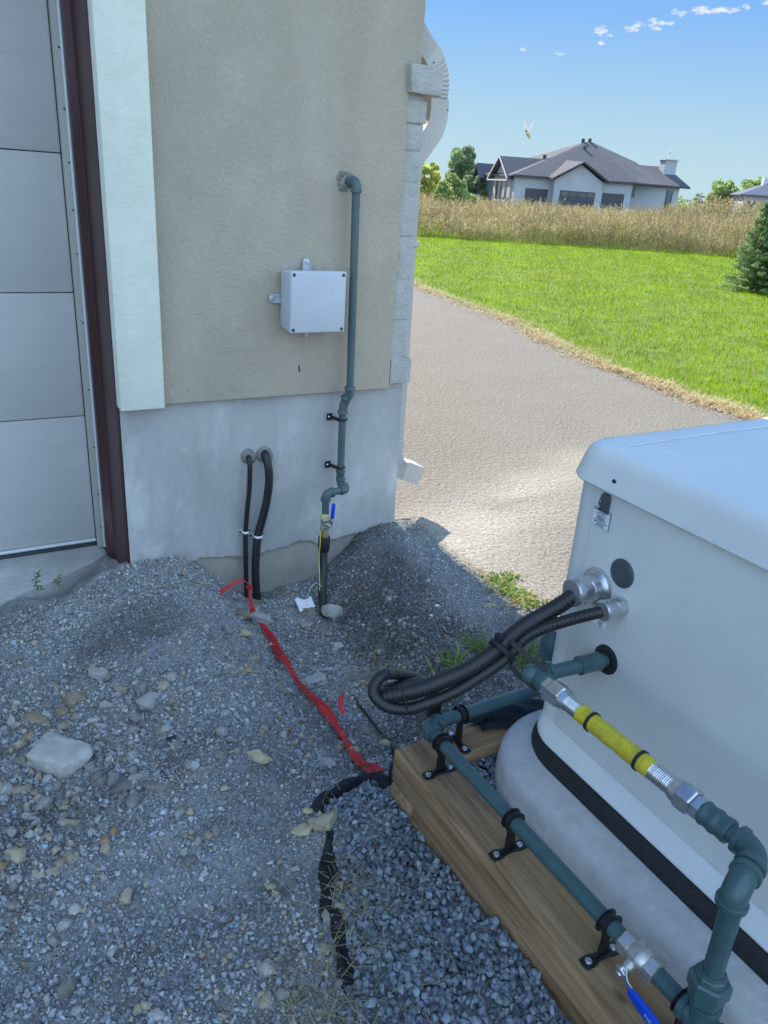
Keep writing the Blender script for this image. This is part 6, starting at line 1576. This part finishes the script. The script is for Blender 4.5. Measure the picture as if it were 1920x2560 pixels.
hb.hadd([(-4.62,-1,-.6),(.38,-1,-.6),(.38,-.001,-.6),(-4.62,-.001,-.6),(-4.62,-1,2.72),(.38,-1,2.72),(.38,-.001,2.72),(-4.62,-.001,2.72),(-2.08,-1,4.16),(-2.08,-.001,4.16)],
  [(0,3,2,1),(0,1,5,8,4),(3,7,9,6,2),(1,2,6,5),(0,4,7,3),(4,8,9,7),(5,6,9,8)])
hb.build('wall', M['siding'], hs)
hb = HB(); hb.hadd([(-8.275,.9,-.6),(-8.275,6,-.6),(-8.275,6,2.6),(-8.275,3.44,4.36),(-8.275,.9,2.6),(-8.40,.9,-.6),(-8.40,6,-.6),(-8.40,6,2.6),(-8.40,3.44,4.36),(-8.40,.9,2.6)], [(0,1,2,3,4),(9,8,7,6,5),(0,5,6,1),(1,6,7,2),(2,7,8,3),(3,8,9,4),(4,9,5,0)])
hb.build('gable_wall', M['stone_wall'], hs)
hb = HB(); hb.slab([(-8.75,-.45,2.88),(4.35,-.45,2.97),(2.2,7,6.70),(1.5,7,6.66)]); hb.slab([(4.35,-.45,2.97),(8.7,1.7,3.0),(7.6,7,5.12),(2.2,7,6.70)]); hb.slab([(-8.75,13,2.9),(-8.75,-.45,2.88),(1.5,7,6.66)]); hb.slab([(9,13,2.9),(-8.75,13,2.9),(1.5,7,6.66),(2.2,7,6.7)]); hb.slab([(8.7,1.7,3.0),(9,13,2.9),(2.2,7,6.7),(7.6,7,5.12)])
hb.slab([(4.1,1.55,2.97),(11.3,1.55,2.95),(10.75,6,4.85),(7.0,6,4.85)]); hb.slab([(11.3,1.55,2.95),(11.3,10.4,2.95),(10.75,6,4.85)]); hb.slab([(11.3,10.4,2.95),(6,10.4,2.95),(7,6,4.85),(10.75,6,4.85)])
rf = hb.build('roof', M['roofing'], hs)
hb = HB(); hb.slab([(-5.05,-1.45,2.80),(-2.08,-1.45,4.42),(-2.08,3.2,4.62),(-5.05,.2,3.0)], .13); hb.slab([(-2.08,-1.45,4.42),(.82,-1.45,2.82),(.82,.2,3.0),(-2.08,3.2,4.62)], .13); hb.build('gable_roof', M['roofing'], hs)
hb = HB(); hb.slab([(-8.95,.45,2.55),(-2.0,.45,2.9),(-2.0,3.44,4.58),(-8.95,3.44,4.56)], .14); hb.slab([(-8.95,3.44,4.56),(-2,3.44,4.58),(-2,6.5,2.55),(-8.95,6.5,2.50)], .14); hb.build('gable_roof', M['roofing'], hs)
hb = HB()
for q in ([(-5.07,-1.47,2.66),(-2.08,-1.47,4.29),(-2.08,-1.47,4.46),(-5.07,-1.47,2.84)], [(-2.08,-1.47,4.29),(.84,-1.47,2.68),(.84,-1.47,2.86),(-2.08,-1.47,4.46)], [(-8.77,-.47,2.72),(-5.07,-.47,2.74),(-5.07,-.47,2.90),(-8.77,-.47,2.90)], [(.84,-.47,2.77),(4.37,-.47,2.82),(4.37,-.47,2.99),(.84,-.47,2.95)], [(4.4,1.53,2.80),(11.32,1.53,2.78),(11.32,1.53,2.97),(4.4,1.53,2.98)]):
    hb.hadd(q+[(a, b+.02, c) for a, b, c in q], [(0,1,2,3),(7,6,5,4),(0,4,5,1),(1,5,6,2),(2,6,7,3),(3,7,4,0)])
hb.build('fascia', M['fascia'], hs)
hb = HB(); hb.hbox(-9.05,-8.97,.4,6.55,2.3,2.42)
for q in ([(-8.97,.42,2.42),(-8.97,3.44,4.44),(-8.97,3.44,4.62),(-8.97,.42,2.60)], [(-8.97,6.52,2.38),(-8.97,3.44,4.44),(-8.97,3.44,4.62),(-8.97,6.52,2.56)]):
    hb.hadd(q+[(a-.06, b, c) for a, b, c in q], [(0,1,2,3),(7,6,5,4),(0,4,5,1),(1,5,6,2),(2,6,7,3),(3,7,4,0)])
hb.build('barge_board', M['pale_trim'], hs)
for u0, u1, v, zt in ((-7.12,-4.80,-.03,1.78),(-3.95,-.27,-1.03,1.80),(1.00,3.33,-.03,1.84)):
    hb = HB(); hb.hbox(u0, u1, v, v+.06, -.5, zt); d_ = hb.build('garage_door', M['dark_door'], hs)
    if u1-u0 > 3:
        for k in range(4): hb = HB(); hb.hbox(u0+.12+k*.9, u0+.90+k*.9, v-.02, v+.01, zt-.50, zt-.12); hb.build('pane', M['glass_dark'], d_)
for u0, u1, z0, z1 in ((4.75,5.32,1.62,2.64),(9.08,9.62,.2,2.56)):
    hb = HB(); hb.hbox(u0, u1, 1.95, 2.05, z0, z1); w_ = hb.build('window', M['glass_dark'], hs)
    hb = HB(); hb.hbox(u0-.07, u0-.005, 1.93, 2.03, z0, z1); hb.hbox(u1+.005, u1+.07, 1.93, 2.03, z0, z1); hb.build('frame', M['fascia'], w_)
for v in (1.85, 3.25, 4.55):
    hb = HB(); hb.hbox(-8.44, -8.38, v, v+.55, .55, 2.35); w_ = hb.build('window', M['glass_dark'], hs); hb = HB(); hb.hbox(-8.50,-8.38,v-.1,v+.65,.43,.54); hb.build('sill', M['pale_trim'], w_)
hb = HB(); hb.hbox(9.5,10.85,4.2,5.4,3.3,5.45); ch = hb.build('chimney', M['siding'], hs)
hb = HB(); hb.hbox(9.35,11.0,4.05,5.55,5.455,5.58); hb.build('chimney_cap', M['pale_trim'], ch)
MB().tube([hp_(10.1,4.7,5.59), hp_(10.1,4.7,6.2)], .11, 12).lathe(hp_(10.1,4.7,6.2), hp_(10.1,4.7,6.4), [(0,.15),(.12,.15),(.2,.02)], 12).build('flue', M['pale_trim'], ch, smooth=40)
for u, v, z in ((-4.2,3.5,4.75),(.75,5.3,5.95),(1.2,7,6.72),(1.95,7,6.78)):
    MB().tube([hp_(u,v,z-.25), hp_(u,v,z+.22)], .17, 10).build('roof_vent', M['fascia'], rf, smooth=40)
hb = HB(); hb.slab([(-9.4,8.2,2.6),(-7.0,8.2,2.6),(-7.0,9.3,3.95),(-9.4,9.3,3.95)], .12); hb.slab([(-9.4,9.3,3.95),(-7.0,9.3,3.95),(-7.0,10.4,2.6),(-9.4,10.4,2.6)], .12); hb.build('porch_roof', M['roofing'], hs)
for u, v in ((-9.2,8.4),(-9.2,10.2)): hb = HB(); hb.hbox(u-.1,u+.1,v-.1,v+.1,.9,2.55); hb.build('porch_post', M['fascia'], hs); hb = HB(); hb.hbox(u-.25,u+.25,v-.25,v+.25,-.5,.895); hb.build('post_base', M['stone_wall'], hs)
hb = HB(); hb.hbox(-9.5,-8.42,8.0,10.6,-.5,.35); hb.build('porch_floor', M['stone_wall'], hs)
hb = HB(); hb.hbox(-5.6,-5.35,-.10,-.02,-.4,.75); hb.build('meter_box', M['pale_trim'], hs)

H2 = thing('second_house', 'low house with blue grey hipped roof at the right picture edge', 'house', (100,68,-.4))
ho, he, hn = Vector((95.0,73.4,0)), Vector((.75,-.66,0)).normalized(), Vector((.66,.75,0)).normalized()
q_ = lambda u, v, z: ho+he*u+hn*v+Vector((0,0,z))
def b2(mb, u0, u1, v0, v1, z0, z1): return mb.add([q_(u0,v0,z0),q_(u1,v0,z0),q_(u1,v1,z0),q_(u0,v1,z0),q_(u0,v0,z1),q_(u1,v0,z1),q_(u1,v1,z1),q_(u0,v1,z1)],[(0,3,2,1),(4,5,6,7),(0,1,5,4),(1,2,6,5),(2,3,7,6),(3,0,4,7)])
b2(MB(), .3, 14, 0, 8, -.6, 2.95).build('wall', M['siding'], H2)
mb = MB(); mb.add([q_(-.3,-.6,3.05),q_(14.6,-.6,3.05),q_(14.6,8.6,3.05),q_(-.3,8.6,3.05),q_(4.5,4,5.0),q_(10,4,5.0),q_(-.3,-.6,2.93),q_(14.6,-.6,2.93),q_(14.6,8.6,2.93),q_(-.3,8.6,2.93)], [(0,1,5,4),(1,2,5),(2,3,4,5),(3,0,4),(0,6,7,1),(1,7,8,2),(2,8,9,3),(3,9,6,0),(6,9,8,7)])
M['roof_blue'] = mat('roof_blue', (.10,.12,.17), .8, var=.08, vscale=1)
rf2 = mb.build('roof', M['roof_blue'], H2)
b2(MB(), 2.9, 4.2, 3.2, 4.4, 3.5, 5.3).build('chimney', M['pale_trim'], rf2)
for u in (.8, 2.4, 4.6): b2(MB(), u, u+1.0, -.04, .03, 1.2, 2.3).build('window', M['glass_dark'], H2)

# ------------------------------------------------------------------ insect in flight
it = thing('flying_insect', 'small amber bodied insect in flight with two raised pale wings', 'insect', (2.099,2.653,1.551))
M['amber'] = mat('amber', (.72,.52,.30), .5, c2=(.60,.42,.22), vscale=60)
M['wing'] = tint_mat('wing', .4, trans=.5, var=0)
c = Vector((2.099,2.653,1.551)); ax = Vector((-.40,.20,.55)).normalized()
mb = MB(); mb.tube([c+ax*t for t in (.012,.009,.002,-.006,-.014,-.019)], [.0015,.0040,.0062,.0068,.0048,.0012], 14); mb.build('body', M['amber'], it, smooth=60)
mb = MB(); mb.ball(c+ax*.0135, .0038, 12, 8); mb.build('head', M['screw_dark'], it, smooth=60)
for s in (-1, 1):
    d = Vector((.866*s*.42, -.5*s*.42, .9)).normalized(); w_ = Vector((.866,-.5,0)).cross(d).cross(d).normalized()
    w_ = Vector((.866,-.5,0)); w_ = (w_-d*w_.dot(d)).normalized(); r0 = c+ax*.004
    V = []
    for t, hw in ((0,.0012),(.25,.0034),(.55,.0055),(.8,.0050),(1,.0010)): V += [(r0+d*t*.046+w_*hw)[:], (r0+d*t*.046-w_*hw)[:]]
    V = np.array(V)-np.array(it.location); bulk('wing', V, np.array([(2*i,2*i+1,2*i+3,2*i+2) for i in range(4)]), M['wing'], np.full((10,3), (.42,.45,.52)), it)
